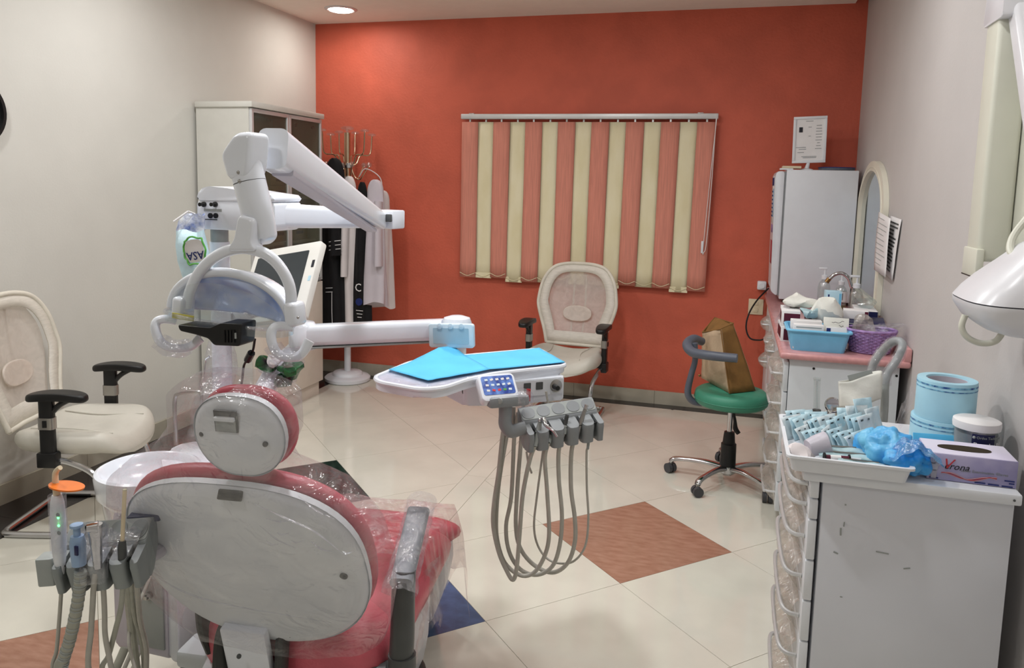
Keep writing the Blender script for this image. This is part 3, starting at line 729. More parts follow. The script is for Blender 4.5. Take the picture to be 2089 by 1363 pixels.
def drape(a, b_):
    u = (a*2-1)*.335; y_ = .42+.60*b_
    z = .505 if y_ < .80 else .505-.05*((y_-.80)/.05) if y_ < .85 else max(.455-(y_-.85)*1.6, .2)
    y2 = y_ if y_ < .88 else .88+(y_-.88)*.62
    e = max(0, abs(u)-.275); z -= e*3.2; u2 = math.copysign(min(abs(u), .275+e*.35), u)
    p = Vector((u2, y2, z)); n_ = wr(p, .014, 13); fold = .012*math.sin(a*46+3*b_)*min(1, max(0, (b_-.55)*3)+e*20)
    return p+Vector((math.copysign(fold*.6, u) if e > 0 else 0, fold+.008, n_*(.35 if y_ < .8 else .6)-.3+.008))
t3.part('film', B().grid(drape, 90, 50), 'drape_film', sharp=75)
t4 = Thing('plastic_cover', 'clear plastic sleeve pulled over the grey armrest of the dental chair', 'plastic cover', DO+Vector((0, 0, .6)), DA, local=True)
P = [(.312, .11, .585), (.311, .135, .607), (.303, .22, .640), (.292, .34, .690), (.288, .38, .70)]
b = B().tube([Vector(p)-Vector((0, 0, .6)) for p in P], [.046, .040, .040, .040, .042], 20, 6, cap=False, flat=.72)
crumple(b, .005, 38)
t4.part('film', b, 'clear_film', sharp=75)
t5 = Thing('plastic_cover', 'torn clear plastic hanging beside the dental chair seat', 'plastic cover', DO+Vector((0, 0, .25)), DA, local=True)
def hang(a, b_):
    p = Vector((.285+.012*math.sin(b_*9+a*7)+.01*b_, .2+.36*a, .46-(.20+.05*math.sin(a*7))*b_)); p.x += wr(p, .012, 18); return p-Vector((0, 0, .25))
t5.part('film', B().grid(hang, 30, 18), 'drape_film', sharp=75)

# ================================================================== spittoon unit with post
ux0, ux1, uy0, uy1 = -1.655, -1.475, 1.70, 2.09
t = Thing('spittoon_unit', 'white dental spittoon unit with round bowl and tall post beside the dental chair', 'dental unit', ((ux0+ux1)/2, (uy0+uy1)/2, 0))
body = B().prism(roundpoly([(uy0, .62), (uy0, .20), (uy0+.04, .19), (uy1-.02, .30), (uy1, .36), (uy1, .62)], .04), ux0, ux1, frame((0, 1, 0), (0, 0, 1), (1, 0, 0)), .008)
bo = t.part('body', body, 'lilac_plastic')
t.part('side_cover', B().prism(roundpoly([(uy0+.006, .66), (uy0+.006, .19), (uy0+.05, .17), (uy1+.01, .30), (uy1+.01, .66)], .05), ux1, ux1+.03, frame((0, 1, 0), (0, 0, 1), (1, 0, 0)), .008), 'white_plastic', bo)
pn = t.part('connector_panel', B().bx(ux0+.045, ux1-.008, uy0-.006, uy0+.004, .23, .52, .002), 'light_grey_plastic', bo)
for (dx, zz) in ((.12, .43), (.09, .395), (.13, .39)):
    j = t.part('connector', B().lathe([(.011, .0), (.011, .01), (.007, .012), (.006, .02), (0, .021)], (ux0+dx, uy0-.006, zz), align((0, -1, 0)), 14), 'steel', bo)
t.part('connector', B().cyl((ux0+.065, uy0-.006, .385), (ux0+.065, uy0-.014, .385), .005, n=10), 'black_plastic', bo)
t.part('connector', B().bx(ux0+.10, ux0+.135, uy0-.012, uy0-.004, .508, .518), 'black_plastic', bo)
t.part('pedestal', B().prism(rrect(.13, .24, .05), .60, .69, Matrix.Translation((-1.55, 1.80, 0)), .006), 'lilac_plastic')
t.part('floor_column', B().prism(rrect(.12, .16, .04), 0, .32, Matrix.Translation((-1.565, 1.98, 0))), 'charcoal')
bc_ = (-1.535, 1.715)
bowl = t.part('bowl', B().lathe([(.055, .655), (.11, .665), (.132, .69), (.138, .74), (.136, .752), (.128, .756), (.120, .752), (.112, .735), (.09, .718), (.03, .708), (.0, .706)], (*bc_, 0), n=48), 'enamel', sharp=50)
t.part('bowl_drain', B().lathe([(.014, .709), (.012, .713), (0, .713)], (*bc_, 0), n=16), 'steel', bowl)
t.part('bowl_cover', B().prism(roundpoly([(-1.47, 1.70), (-1.38, 1.74), (-1.40, 1.98), (-1.62, 2.0), (-1.62, 1.86)], .05), .69, .735, None, .01), 'enamel')
fp = [onY(358, 870, 1.95), onY(357, 815, 1.95), onY(368, 802, 1.95), onY(405, 800, 1.95), onY(412, 805, 1.95)]
t.part('rinse_spout', B().tube([Vector((fp[0].x, fp[0].y, .73))]+fp, .0065, 10, 6), 'steel')
t.part('cup_filler', B().tube([Vector((onY(412, 800, 1.97).x, 1.97, .73)), onY(412, 800, 1.97), onY(415, 765, 1.97), onY(419, 735, 1.97), onY(427, 727, 1.97)], .004, 8, 6), 'chrome')
px_, py_ = -1.525, 2.03
po = t.part('post', B().cyl((px_, py_, .72), (px_, py_, 1.365), .030, n=24), 'enamel')
t.part('post_sleeve', B().cyl((px_, py_, 1.365), (px_, py_, 1.45), .0265, n=24), 'light_grey_plastic', po)
hb = B().prism(roundpoly([(-1.568, 1.405), (-1.315, 1.405), (-1.30, 1.42), (-1.30, 1.492), (-1.568, 1.492)], .012), 1.985, 2.13, frame((1, 0, 0), (0, 0, 1), (0, 1, 0)), .004)
hbx = t.part('lamp_arm_box', hb, 'enamel')
t.part('box_lid', B().prism(roundpoly([(-1.570, 1.492), (-1.30, 1.492), (-1.302, 1.512), (-1.38, 1.52), (-1.46, 1.53), (-1.525, 1.535), (-1.558, 1.525)], .01), 1.983, 2.132, frame((1, 0, 0), (0, 0, 1), (0, 1, 0)), .006), 'enamel', hbx)
for (x_, y_) in ((417, 417), (440, 417)):
    p = onY(x_, y_, 1.985); k = t.part('toggle', B().lathe([(.008, 0), (.008, .006), (.004, .008), (.006, .022), (0, .023)], p, align((0, -1, .0)), 12), 'black_plastic', hbx)
for (x_, y_) in ((430, 440), (441, 440)):
    p = onY(x_, y_, 1.985); t.part('button', B().cyl(p, p+Vector((0, -.004, 0)), .008, n=14), 'black_plastic', hbx)
p = onY(434, 429, 1.984); t.part('print_strip', B().box(p, (.062, .001, .008)), 'light_grey_plastic', hbx)
p = onY(430, 448, 1.984); t.part('print_strip', B().box(p, (.045, .001, .003)), 'dark_grey_plastic', hbx)

# clear film on the post
b = B().tube([(px_-.03, py_-.04, .74), (px_-.02, py_-.03, .85), (px_, py_-.01, .98), (px_, py_, 1.05)], [.06, .055, .05, .04], 20, 5, cap=False); crumple(b, .01, 22)
single('plastic_cover', b, 'clear_film', 'clear plastic film wrapped around the lower white post', 'plastic cover', sharp=75)

# ================================================================== ceiling-side lamp arm and dental lamp
J = onY(790, 447, 2.45); E0 = onY(512, 300, 1.47)
t = Thing('dental_lamp', 'white dental operating lamp on a folded spring arm above the headrest', 'dental lamp', (px_+.12, py_, 1.405))
A0 = Vector((-1.34, 2.04, 1.452))
t.part('lower_arm', slab(A0, J+Vector((0, 0, 0)), .075, .075, .058, .062), 'enamel', sharp=50)
jd = (J-E0).normalized()
jn = t.part('joint', B().box(J+Vector((.012, .0, 0)), (.075, .07, .064), rotz(-.2).to_3x3(), .006), 'enamel')
pj = onY(793, 445, 2.40); t.part('joint_slot', B().box(pj, (.022, .012, .026), rotz(-.2).to_3x3(), .003), 'dark_grey_plastic', jn)
ua = t.part('spring_arm', slab(E0+Vector((.02, .05, .0)), J+Vector((-.01, -.04, -.005)), .07, .092, .052, .056), 'enamel', sharp=50)
t.part('arm_liner', slab(E0+Vector((.02, .09, -.052)), J+Vector((-.01, -.10, -.034)), .05, .018, .036, .012), 'lilac_plastic', ua)
# head block and tilted barrel
Yl = 1.45
tp = [onY(x_, y_, Yl) for x_, y_ in ((467, 316), (497, 272), (532, 270), (527, 340), (520, 366), (482, 368))]
b = B().puff(roundpoly([(p.x, p.z) for p in tp], .014, 6), Yl-.036, Yl+.040, .016, lambda u, v, w_: Vector((u, w_, v)))
bk = t.part('elbow_block', b, 'enamel')
b1, b2, b3 = onY(496, 315, Yl), onY(509, 371, Yl), onY(528, 446, Yl)
t.part('upper_barrel', B().tube([b1, b2], .0345, 24, 0), 'enamel', bk)
t.part('barrel_seam', B().tube([b2-(b2-b1).normalized()*.001, b2+(b2-b1).normalized()*.002], .0338, 24, 0), 'dark_grey_plastic', bk)
lb = t.part('lower_barrel', B().tube([b2+(b2-b1).normalized()*.002, b2+(b3-b2)*.6, b3, onY(536, 480, Yl+.01)], [.0345, .034, .033, .028], 24, 0), 'enamel')
for (x_, y_) in ((487, 352), (489, 370)): p = onY(x_, y_, Yl-.034); t.part('screw', B().ball(p, .0045, 10, 6), 'steel', bk)
nk = [onY(x_, y_, Yl-.02) for x_, y_ in ((497, 436), (530, 446), (524, 492), (532, 511), (472, 511), (488, 488))]
t.part('yoke_neck', B().puff(roundpoly([(p.x, p.z) for p in nk], .012, 6), Yl-.042, Yl-.002, .010, lambda u, v, w_: Vector((u, w_, v))), 'enamel', lb, sharp=60)
nk = [onY(x_, y_, Yl+.01) for x_, y_ in ((520, 420), (546, 440), (553, 486), (540, 500), (520, 500))]
t.part('neck_back', B().puff(roundpoly([(p.x, p.z) for p in nk], .01, 6), Yl-.01, Yl+.04, .010, lambda u, v, w_: Vector((u, w_, v))), 'enamel', lb, sharp=60)
ya = [onY(x_, y_, Yl-.022) for x_, y_ in ((382, 628), (386, 600), (398, 570), (418, 542), (446, 520), (480, 508), (512, 508), (545, 520), (570, 543), (588, 575), (594, 606), (592, 634))]
yk = t.part('yoke', B().tube(ya, .0105, 14, 4, flat=1.2), 'enamel', sharp=60)
for (x_, y_, sx) in ((374, 627, -1), (602, 640, 1)):
    p = onY(x_, y_, Yl-.02); t.part('pivot_cap', B().box(p, (.030, .05, .052), Matrix.Rotation(sx*-.12, 3, 'Y'), .010, 3), 'enamel', yk)
p = onY(608, 648, Yl-.045); t.part('pivot_screw', B().ball(p, .003, 8, 6), 'steel', yk)
# hood and reflector: half dish facing down towards the patient
hc = onY(474, 647, Yl); hw = .146
Rm = Matrix.Rotation(math.radians(4), 3, 'Y')
def dish(a, r, dz=0., dy=0.):   # arc angle a in 0..pi, r 0..1
    return hc+Rm @ Vector((-hw*r*math.cos(a), 0, .092*r*math.sin(a)))+Vector((0, dy+.06*(1-r*r), dz))
b = B().grid(lambda a, r: dish(PI*a, .04+.96*r, .0, -.01), 30, 10)
rf = t.part('reflector', b, 'reflector', sharp=60, solid=.003, label='blue-white mirrored reflector')
b = B().tube([dish(PI*i/20, 1.045, .004, -.005) for i in range(21)], .0105, 12, 2)
hood = t.part('hood_rim', b, 'enamel', sharp=60)
def hoodsurf(a, r):
    return dish(PI*a, 1.05+.015*r, .002, -.01+.05*r)
t.part('hood', B().grid(hoodsurf, 30, 6), 'enamel', sharp=60, solid=.004)
# clear shield and base band under the dish
t.part('clear_shield', B().grid(lambda a, r: hc+Rm @ Vector((-hw*1.03*math.cos(PI*a)*(1-.0*r), -.045*math.sin(PI*a)-.01, .085*math.sin(PI*a)*r-.004)), 30, 8), 'clear_plastic', sharp=60)
bd = []
for z_ in (-.018, .0): bd.append([hc+Rm @ Vector((p[0], p[1]-.012, z_)) for p in superell(hw*1.05, .062, 44, 2.6)])
t.part('clear_tray', B().rings(bd), 'clear_plastic')
t.part('tray_rim', B().tube([hc+Rm @ Vector((p[0], p[1]-.012, 0)) for p in superell(hw*1.05, .062, 44, 2.6)+[superell(hw*1.05, .062, 44, 2.6)[0]]], .004, 8, 0), 'clear_film')
t.part('warning_label', B().box(hc+Rm @ Vector((-.085, -.055, -.003)), (.055, .002, .012), Rm), 'yellow_print', rf)
# black bulb housing on a blade arm
bp = [onY(x_, y_, Yl-.07) for x_, y_ in ((372, 660), (440, 666), (462, 656), (502, 658), (498, 704), (448, 702), (436, 688), (410, 680), (376, 672))]
bl_ = t.part('bulb_housing', B().puff(roundpoly([(p.x, p.z) for p in bp], .006, 5), Yl-.088, Yl-.03, .006, lambda u, v, w_: Vector((u, w_, v))), 'black_plastic', sharp=50)
for k in range(4): p = onY(458+6.5*k, 686, Yl-.089); t.part('vent_slot', B().box(p, (.0035, .003, .026)), 'blackest', bl_)
p = onY(481, 685, Yl-.089); t.part('vent_tab', B().box(p, (.003, .004, .012)), 'light_grey_plastic', bl_)
# two loop handles
for (pts, dy) in ((((360, 655), (338, 651), (320, 656), (317, 672), (326, 695), (342, 707), (366, 711), (390, 706), (409, 690)), 0), (((598, 668), (575, 665), (560, 668), (553, 682), (557, 705), (570, 724), (592, 730), (615, 722), (632, 695)), 0)):
    P = [onY(x_, y_, Yl-.03-.03*math.sin(PI*i/8)) for i, (x_, y_) in enumerate(pts)]
    h = t.part('handle', B().tube(P, [.0092, .0098, .0098, .0105, .0102, .0095, .0095, .01, .0108], 14, 5), 'enamel', sharp=60)
    b = B().tube(P[4:8], [.018, .02, .021, .018], 14, 5, cap=False); crumple(b, .006, 45)
    t.part('handle_film', b, 'clear_film', h, sharp=75)
t.part('lamp_cable', B().tube([onY(520, 692, Yl-.02), onY(516, 715, Yl-.01), onY(508, 730, Yl), onY(498, 745, Yl+.01), onY(494, 775, Yl+.02), onY(490, 800, Yl+.02)], .0028, 6, 6), 'black_plastic')
t.part('cable_ferrite', B().tube([onY(513, 720, Yl-.01), onY(505, 735, Yl)], .0085, 8, 0), 'black_plastic')

# ================================================================== monitor on the unit
TL, TR_, BR_ = onY(526, 513, 2.58), onY(653, 491, 2.53), onY(608, 640, 2.37)
wl = (TR_-TL).length; wv = (TR_-TL).normalized(); dv = BR_-TR_; dv = (dv-wv*dv.dot(wv)).normalized()
fnv = wv.cross(-dv).normalized(); mh = .31
o_ = TL+wv*wl/2+dv*mh/2; SM = frame(wv, -dv, fnv, o_)
t = Thing('monitor', 'white framed tilted monitor with dark screen behind the dental lamp', 'monitor', o_-Vector((0, 0, .2)))
bz = t.part('bezel', B().prism(rrect(wl+.02, mh, .012), -.03, .0, SM, .004), 'cabinet_white')
t.part('screen', B().prism(rrect(wl-.055, .225, .004), -.005, .0015, SM @ Matrix.Translation((-.012, .008, 0))), 'screen_dark')
t.part('sticker', B().prism(rrect(.012, .03, .002), 0, .001, SM @ Matrix.Translation((wl/2-.006, .06, 0))), 'ink', bz)
t.part('sticker', B().prism(rrect(.012, .02, .002), 0, .001, SM @ Matrix.Translation((wl/2-.006, -.0, 0))), 'cyan_card', bz)
t.part('rear_housing', B().prism(rrect(wl*.7, .2, .04), -.06, -.03, SM, .01), 'white_plastic')
t.part('mount_arm', B().tube([o_+Vector((-.03, .02, -.04))-fnv*.05, (px_+.06, py_+.16, 1.15), (px_+.02, py_+.03, 1.12)], .024, 12, 5), 'white_plastic')

# ================================================================== cotton bag hanging by the lamp arm box
t = Thing('cotton_bag', 'blue and white printed cotton wool bag hanging upside down on the post', 'bag', onY(400, 620, 1.98))
cl = [onY(x_, y_, 1.95) for x_, y_ in ((400, 437), (392, 453), (388, 470), (391, 500), (397, 530), (405, 565), (416, 600), (424, 625))]
wd = [.030, .042, .048, .048, .050, .050, .046, .03]; dp = [.006, .012, .02, .034, .036, .034, .03, .012]
def bagring(k, i, n=28):
    c = cl[k]; return [c+Vector((p[0], p[1], 0))+Vector((.006*noise.noise(c*30+Vector((q, 0, 0))), 0, .004*math.sin(q*.9+k))) for q, p in enumerate(superell(wd[k], dp[k], n, 2.3))]
bg = t.part('film_top', B().rings([bagring(k, k) for k in range(3)]), 'bag_print', sharp=40)
t.part('cotton_body', B().rings([bagring(k, k) for k in range(2, 8)]), 'pouch_blue', sharp=75)
fwn = Vector((.55, -.83, 0)).normalized(); rgt = Vector((.83, .55, 0))
def bagM(x_, y_, off): p = onY(x_, y_, 1.95-off); a = .16; r_ = (Vector((1, 0, 0))*-math.cos(a)+Vector((0, 0, 1))*-math.sin(a)); return frame(r_, Vector((math.sin(a), 0, -math.cos(a))), Vector((0, -1, 0)), p)
t.part('white_panel', B().prism(superell(.033, .034, 30, 3), 0, .0012, bagM(397, 512, .037)), 'paper_white', bg)
b = B().tube([bagM(397, 512, .039) @ Vector((p[0]*(1+.08*math.sin(i*2.2)), p[1]*(1+.08*math.cos(i*1.7)), 0)) for i, p in enumerate(superell(.036, .040, 24, 3)+[superell(.036, .040, 24, 3)[0]])], .0028, 6, 2)
t.part('green_wreath', b, 'green_print', bg)
t.part('lettering', text_bm('ASA', .034, bagM(398, 521, .0395)), 'ink_blue', bg)
t.part('lettering', text_bm('AS', .026, bagM(421, 578, .0375)), 'ink_blue', bg)
t.part('hang_strip', B().tube([onY(354, 452, 1.9), onY(384, 431, 1.93)], .003, 6, 0), 'paper_white')
t.part('tie', B().tube([onY(384, 431, 1.93), onY(398, 437, 1.95), onY(404, 446, 1.96), Vector((px_-.03, py_-.03, 1.40))], .0025, 6, 5), 'paper_white')
# ================================================================== delivery arm, tray table and instrument holder
ZT = 1.03
t = Thing('delivery_unit', 'white dental delivery table on a horizontal arm with grey instrument holder', 'dental unit', (-1.5, 2.1, .6))
ea = onY(618, 684, 2.22); eb = onY(905, 672, 2.30)
t.part('spring_arm', slab(ea, eb, .075, .068, .07, .066), 'enamel', sharp=50)
t.part('arm_underline', slab(ea+Vector((.03, -.0, -.036)), eb+Vector((0, 0, -.036)), .06, .006, .055, .006), 'light_grey_plastic')
kn = onY(932, 664, 2.31)
t.part('arm_knuckle', B().lathe([(.045, -.05), (.048, -.04), (.048, .01), (.042, .025), (.02, .032), (0, .033)], kn, None, 28), 'enamel', sharp=50)
tp_ = onY(935, 740, 2.31)
t.part('drop_post', B().cyl((kn.x+.005, kn.y, 1.0), (kn.x+.005, kn.y, kn.z-.03), .027, n=20), 'enamel')
el = t.part('arm_elbow', B().lathe([(.042, -.045), (.046, -.03), (.046, .03), (.036, .045), (0, .05)], ea, None, 26), 'enamel', sharp=50)
t.part('lower_arm', B().tube([ea+Vector((-.01, 0, -.04)), onY(575, 745, 2.18), onY(545, 785, 2.12), Vector((-1.42, 2.0, .78))], [.034, .034, .033, .035], 16, 5), 'enamel')
b = B().ball(onY(572, 752, 2.16), (.06, .055, .05), 20, 12); crumple(b, .03, 24)
t.part('wrap_film', b, 'clear_film', el, sharp=75)
for (x_, y_, r_) in ((540, 742, .028), (592, 755, .034), (578, 772, .026), (560, 735, .022)):
    b = B().ball(onY(x_, y_, 2.12), (r_, r_, r_*.9), 14, 9); crumple(b, .022, 34, x_)
    t.part('foil_scrap', b, 'foil_dark' if x_ != 560 else 'paper_white', el, sharp=20)
# viewer panel at the end of the arm
vp = onY(921, 685, 2.255); VM = frame(Vector((1, .05, 0)).normalized(), (0, 0, 1), Vector((.05, -1, 0)).normalized(), vp) @ Matrix.Rotation(.05, 4, 'Z')
v1 = t.part('film_viewer', B().prism(rrect(.148, .076, .008), -.014, .006, VM, .003), 'viewer_blue')
t.part('viewer_window', B().prism(rrect(.118, .05, .003), .005, .0068, VM), 'viewer_pane', v1)
for k in (-1, 0, 1): t.part('viewer_clip', B().lathe([(.009, 0), (.009, .003), (.004, .004)], (0, 0, 0), VM @ Matrix.Translation((.036*k, .031, .006)), 14), 'viewer_blue', v1)
# tray
TP = [onZ(x_, y_, ZT) for x_, y_ in ((763, 768), (838, 737), (930, 726), (1100, 711), (1157, 744), (1010, 760), (955, 772), (905, 789), (860, 793), (775, 778))]
tp2 = roundpoly([(p.x, p.y) for p in TP], .03, 5)
tr_ = t.part('tray', B().prism(tp2, ZT-.028, ZT-.004, None, .008, 3), 'enamel', sharp=50)
rim = [Vector((p[0], p[1], ZT-.004)) for p in tp2]
t.part('tray_rim', B().tube(rim+[rim[0]], .007, 8, 0), 'enamel', tr_)
cxm = sum(p[0] for p in tp2)/len(tp2); cym = sum(p[1] for p in tp2)/len(tp2)
t.part('tray_film', B().prism([(cxm+(p[0]-cxm)*.97, cym+(p[1]-cym)*.97) for p in tp2], ZT-.0035, ZT-.0025), 'clear_film', tr_)
# control housing under the right half
q = [onZ(x_, y_, ZT-.03) for x_, y_ in ((1030, 780), (1153, 770), (1118, 738), (960, 752))]
fx = (q[1]-q[0]).normalized(); fy = Vector((-fx.y, fx.x, 0)); f0 = q[0]; fw = (q[1]-q[0]).length
if fy.y < 0: fy = -fy
hm = frame(fx, fy, (0, 0, 1), Vector((f0.x, f0.y, 0)))
hs_ = t.part('control_housing', B().prism(roundpoly([(-.11, .03), (0, 0), (fw, 0), (fw+.0, .20), (-.14, .22)], .012), ZT-.098, ZT-.028, hm, .006), 'enamel')
ff = frame(fx, (0, 0, 1), fx.cross(Vector((0, 0, 1))), Vector((f0.x, f0.y, ZT-.058))+fx.cross(Vector((0, 0, 1)))*.001)
def onface(a, z_): return ff @ Matrix.Translation((a, z_, 0))
t.part('face_plate', B().prism(rrect(fw*.94, .046, .003), 0, .0015, onface(fw*.5, .004)), 'white_plastic', hs_)
t.part('pilot_hole', B().lathe([(.003, 0), (.003, .003)], (0, 0, 0), onface(fw*.16, .008), 10), 'blackest', hs_)
for a in (.36, .56): t.part('gauge_window', B().prism(rrect(.022, .022, .002), 0, .003, onface(fw*a, .010)), 'dark_grey_plastic', hs_)
t.part('dial', B().lathe([(.019, 0), (.019, .004), (.016, .006)], (0, 0, 0), onface(fw*.84, .006), 22), 'steel', hs_)
kb = t.part('dial_knob', B().lathe([(.008, .005), (.007, .03), (0, .031)], (0, 0, 0), onface(fw*.80, .006), 14), 'black_plastic', hs_)
# membrane control panel
yk_ = onZ(1018, 770, ZT).y-.03; cp = onY(1017, 789, yk_)
PM = frame(fx, Vector((0, 0, 1))*.75+fy*.66, (fx.cross(Vector((0, 0, 1)))*.75+Vector((0, 0, .66))), cp)
pm = t.part('control_pad', B().prism(rrect(.108, .080, .014), -.03, .0, PM, .004), 'enamel')
t.part('keypad', B().prism(rrect(.092, .056, .006), 0, .0012, PM @ Matrix.Translation((0, .005, 0))), 'control_blue', pm)
random.seed(3)
for i in range(5):
    for j in range(3):
        m_ = 'control_red' if (i, j) in ((1, 0), (2, 0)) else 'green_print' if (i, j) == (3, 0) else 'paper_white'
        t.part('key', B().prism(rrect(.009, .006, .001), .001, .002, PM @ Matrix.Translation((-.032+.016*i, -.010+.016*j, 0)) @ Matrix.Rotation(random.uniform(-.3, .3), 4, 'Z')), m_ if random.random() > .35 or m_ != 'paper_white' else 'viewer_blue', pm)
hb_ = onY(1034, 816, yk_+.01)
hd_ = t.part('grip_bar', B().box(hb_, (.118, .05, .030), rotz(math.atan2(fx.y, fx.x)).to_3x3(), .008), 'grey_plastic')
p = onY(1019, 818, hb_.y-.038); t.part('grip_button', B().lathe([(.009, 0), (.008, .003), (0, .004)], p, align((0, -1, 0)), 14), 'light_grey_plastic', hd_)
b = B().box(hb_+fx*.045, (.05, .055, .045), rotz(math.atan2(fx.y, fx.x)).to_3x3(), .01); crumple(b, .006, 40)
t.part('grip_film', b, 'clear_film', hd_, sharp=75)
Yh = hb_.y
t.part('hook', B().tube([onY(944, 795, Yh+.05), onY(945, 802, Yh+.05), onY(951, 807, Yh+.05), onY(957, 800, Yh+.05)], .0028, 6, 5), 'dark_grey_plastic')
# holder pipe and holder block
pA = onY(1031, 826, Yh); pB = onY(1031, 866, Yh); pC = onY(1042, 880, Yh+.01); pD = onY(1072, 873, Yh+.03)
t.part('holder_pipe', B().tube([pA, (pA+pB)/2, pB, pC, (pC+pD)/2, pD], .0185, 16, 5), 'grey_plastic')
H0, H1 = onY(1066, 856, Yh+.035), onY(1218, 832, Yh+.165)
hx = (H1-H0).normalized(); hxl = (H1-H0).length; hxh = Vector((hx.x, hx.y, 0)).normalized(); hy = Vector((-hxh.y, hxh.x, 0))
if hy.y < 0: hy = -hy
hz = hx.cross(hy).normalized()
if hz.z < 0: hz = -hz
HB = frame(hx, hy, hz, H0)
def cell_block(root, n, pitch, HB, mm, front=.05, back=.045, deep=.085, top='light_grey_plastic'):
    """row of instrument scoops: solid back block, rounded bulges between open hose slots"""
    hb = root.part('holder_block', B().prism(roundpoly([(-.004, -.010), (back*.75, .026), (back, .014), (back, -deep*.4), (back*.3, -deep), (-.004, -deep)], .008), 0, n*pitch, HB @ frame((0, 1, 0), (0, 0, 1), (1, 0, 0)), .003), mm)
    for k in range(n+1):
        lo, hi = max(0, pitch*(k-.5)+pitch*.11), min(n*pitch, pitch*(k+.5)-pitch*.11)
        c, w_ = (lo+hi)/2, (hi-lo); R = []
        for z_, f in ((-deep, .78), (-deep*.6, .93), (-.024, 1.0), (-.013, .97)):
            R.append([HB @ Vector((c+p[0], -front*f/2+.002+p[1], z_+(.03*min(0, (p[1]-front*.1)/front) if z_ > -.03 else 0))) for p in rrect(w_*(.9+.1*f), front*f, min(w_, front)*.34)])
        root.part('holder_bulge', B().rings(R), mm, hb, sharp=50)
    for k in range(n):
        x_ = pitch*(k+.5)
        root.part('cup_well_shade', B().prism(superell(pitch*.37, front*.36, 24, 2.2), -.002, .0, HB @ Matrix.Translation((x_, -front*.36, -.03))), 'blackest', hb)  # flat black disc paints the shade inside each cup
        root.part('cup_scoop_shade', B().prism(superell(pitch*.42, back*.38, 26, 2.2), -.001, .001, HB @ Matrix.Translation((x_, back*.33, .0105)) @ Matrix.Rotation(math.atan2(.036, back*.75+.004), 4, 'X')), mm if top != mm else 'grey_plastic', hb)  # flat darker ellipse paints the shade of a scooped hollow
    root.part('holder_top', B().prism(rrect(n*pitch*.985, back*.86, .008), 0, .0016, HB @ Matrix.Translation((n*pitch/2, back*.35, .0085)) @ Matrix.Rotation(math.atan2(.036, back*.75+.004), 4, 'X')), top, hb)
    return hb
cell_block(t, 5, hxl/5, HB, 'grey_plastic')
t.part('holder_tubes', B().tube([onY(1048, 830, Yh+.06), onY(1046, 870, Yh+.06)], .006, 8, 0), 'hose_grey')
t.part('red_tag', B().box(onY(1078, 806, Yh+.10), (.012, .004, .035)), 'tag_red')

# blue paper sheets on the tray
def sheet(name, px, lab, dz=.003, lift=0.):
    P = [onZ(x_, y_, ZT) for x_, y_ in px]; xs = [(p.x, p.y) for p in P]; b = B()
    n = 14
    def fn(a, c_):
        p = Vector((*P[0].xy, 0))*(1-a)*(1-c_)+Vector((*P[1].xy, 0))*a*(1-c_)+Vector((*P[2].xy, 0))*a*c_+Vector((*P[3].xy, 0))*(1-a)*c_
        z_ = ZT+dz+.0025*abs(noise.noise(p*16))+lift*max(0, c_-.7)*(1-abs(a-.75)*2)*(a > .3)
        return (p.x, p.y, z_)
    b.grid(fn, 16, 12)
    return single(name, b, 'paper_blue', lab, 'paper', sharp=60, solid=.0012)
sheet('blue_paper_sheet', ((873, 780), (1000, 757), (925, 714), (793, 757)), 'bright blue paper sheet covering the narrow end of the delivery tray', .0045, .06)
sheet('blue_paper_sheet', ((995, 757), (1153, 742), (1100, 713), (930, 729)), 'bright blue paper sheet covering the control end of the delivery tray', .004)

# handpieces and their hoses
def zz(x_, y_): return 960+x_/3.246, 780+y_/3.246
HOSES = [
 ('three-way syringe with bent chrome nozzle in the delivery holder', [(250, 190), (215, 330), (185, 600), (155, 800), (150, 950), (185, 1120), (235, 1240), (280, 1308), (305, 1230), (325, 1000), (345, 750), (390, 520), (425, 420)], .0062, (425, 420), (462, 255), 'syr'),
 ('grey empty hose in the second cup of the delivery holder', [(270, 190), (240, 350), (190, 650), (170, 900), (180, 1060), (230, 1200), (330, 1278), (420, 1260), (490, 1150), (520, 1000), (505, 700), (492, 500), (515, 400)], .006, (515, 400), (528, 355), 'plug'),
 ('short grey handpiece coupling in the middle cup of the delivery holder', [(315, 200), (290, 350), (270, 750), (235, 950), (255, 1120), (330, 1240), (440, 1275), (540, 1220), (590, 1080), (605, 880), (585, 650), (583, 460), (612, 340)], .006, (612, 340), (640, 215), 'hp'),
 ('slim steel handpiece leaning in the fourth cup of the delivery holder', [(350, 210), (330, 440), (310, 700), (300, 950), (330, 1100), (420, 1210), (540, 1260), (640, 1200), (690, 1060), (690, 900), (665, 700), (668, 460), (700, 350)], .0062, (700, 350), (768, 150), 'slim'),
 ('thin grey cable in the end cup of the delivery holder', [(500, 60), (515, 200), (480, 450), (440, 750), (420, 950), (445, 1080), (510, 1170), (600, 1200), (690, 1180), (760, 1080), (780, 900), (770, 700), (768, 470), (780, 380)], .0033, (776, 440), (788, 330), 'thin')]
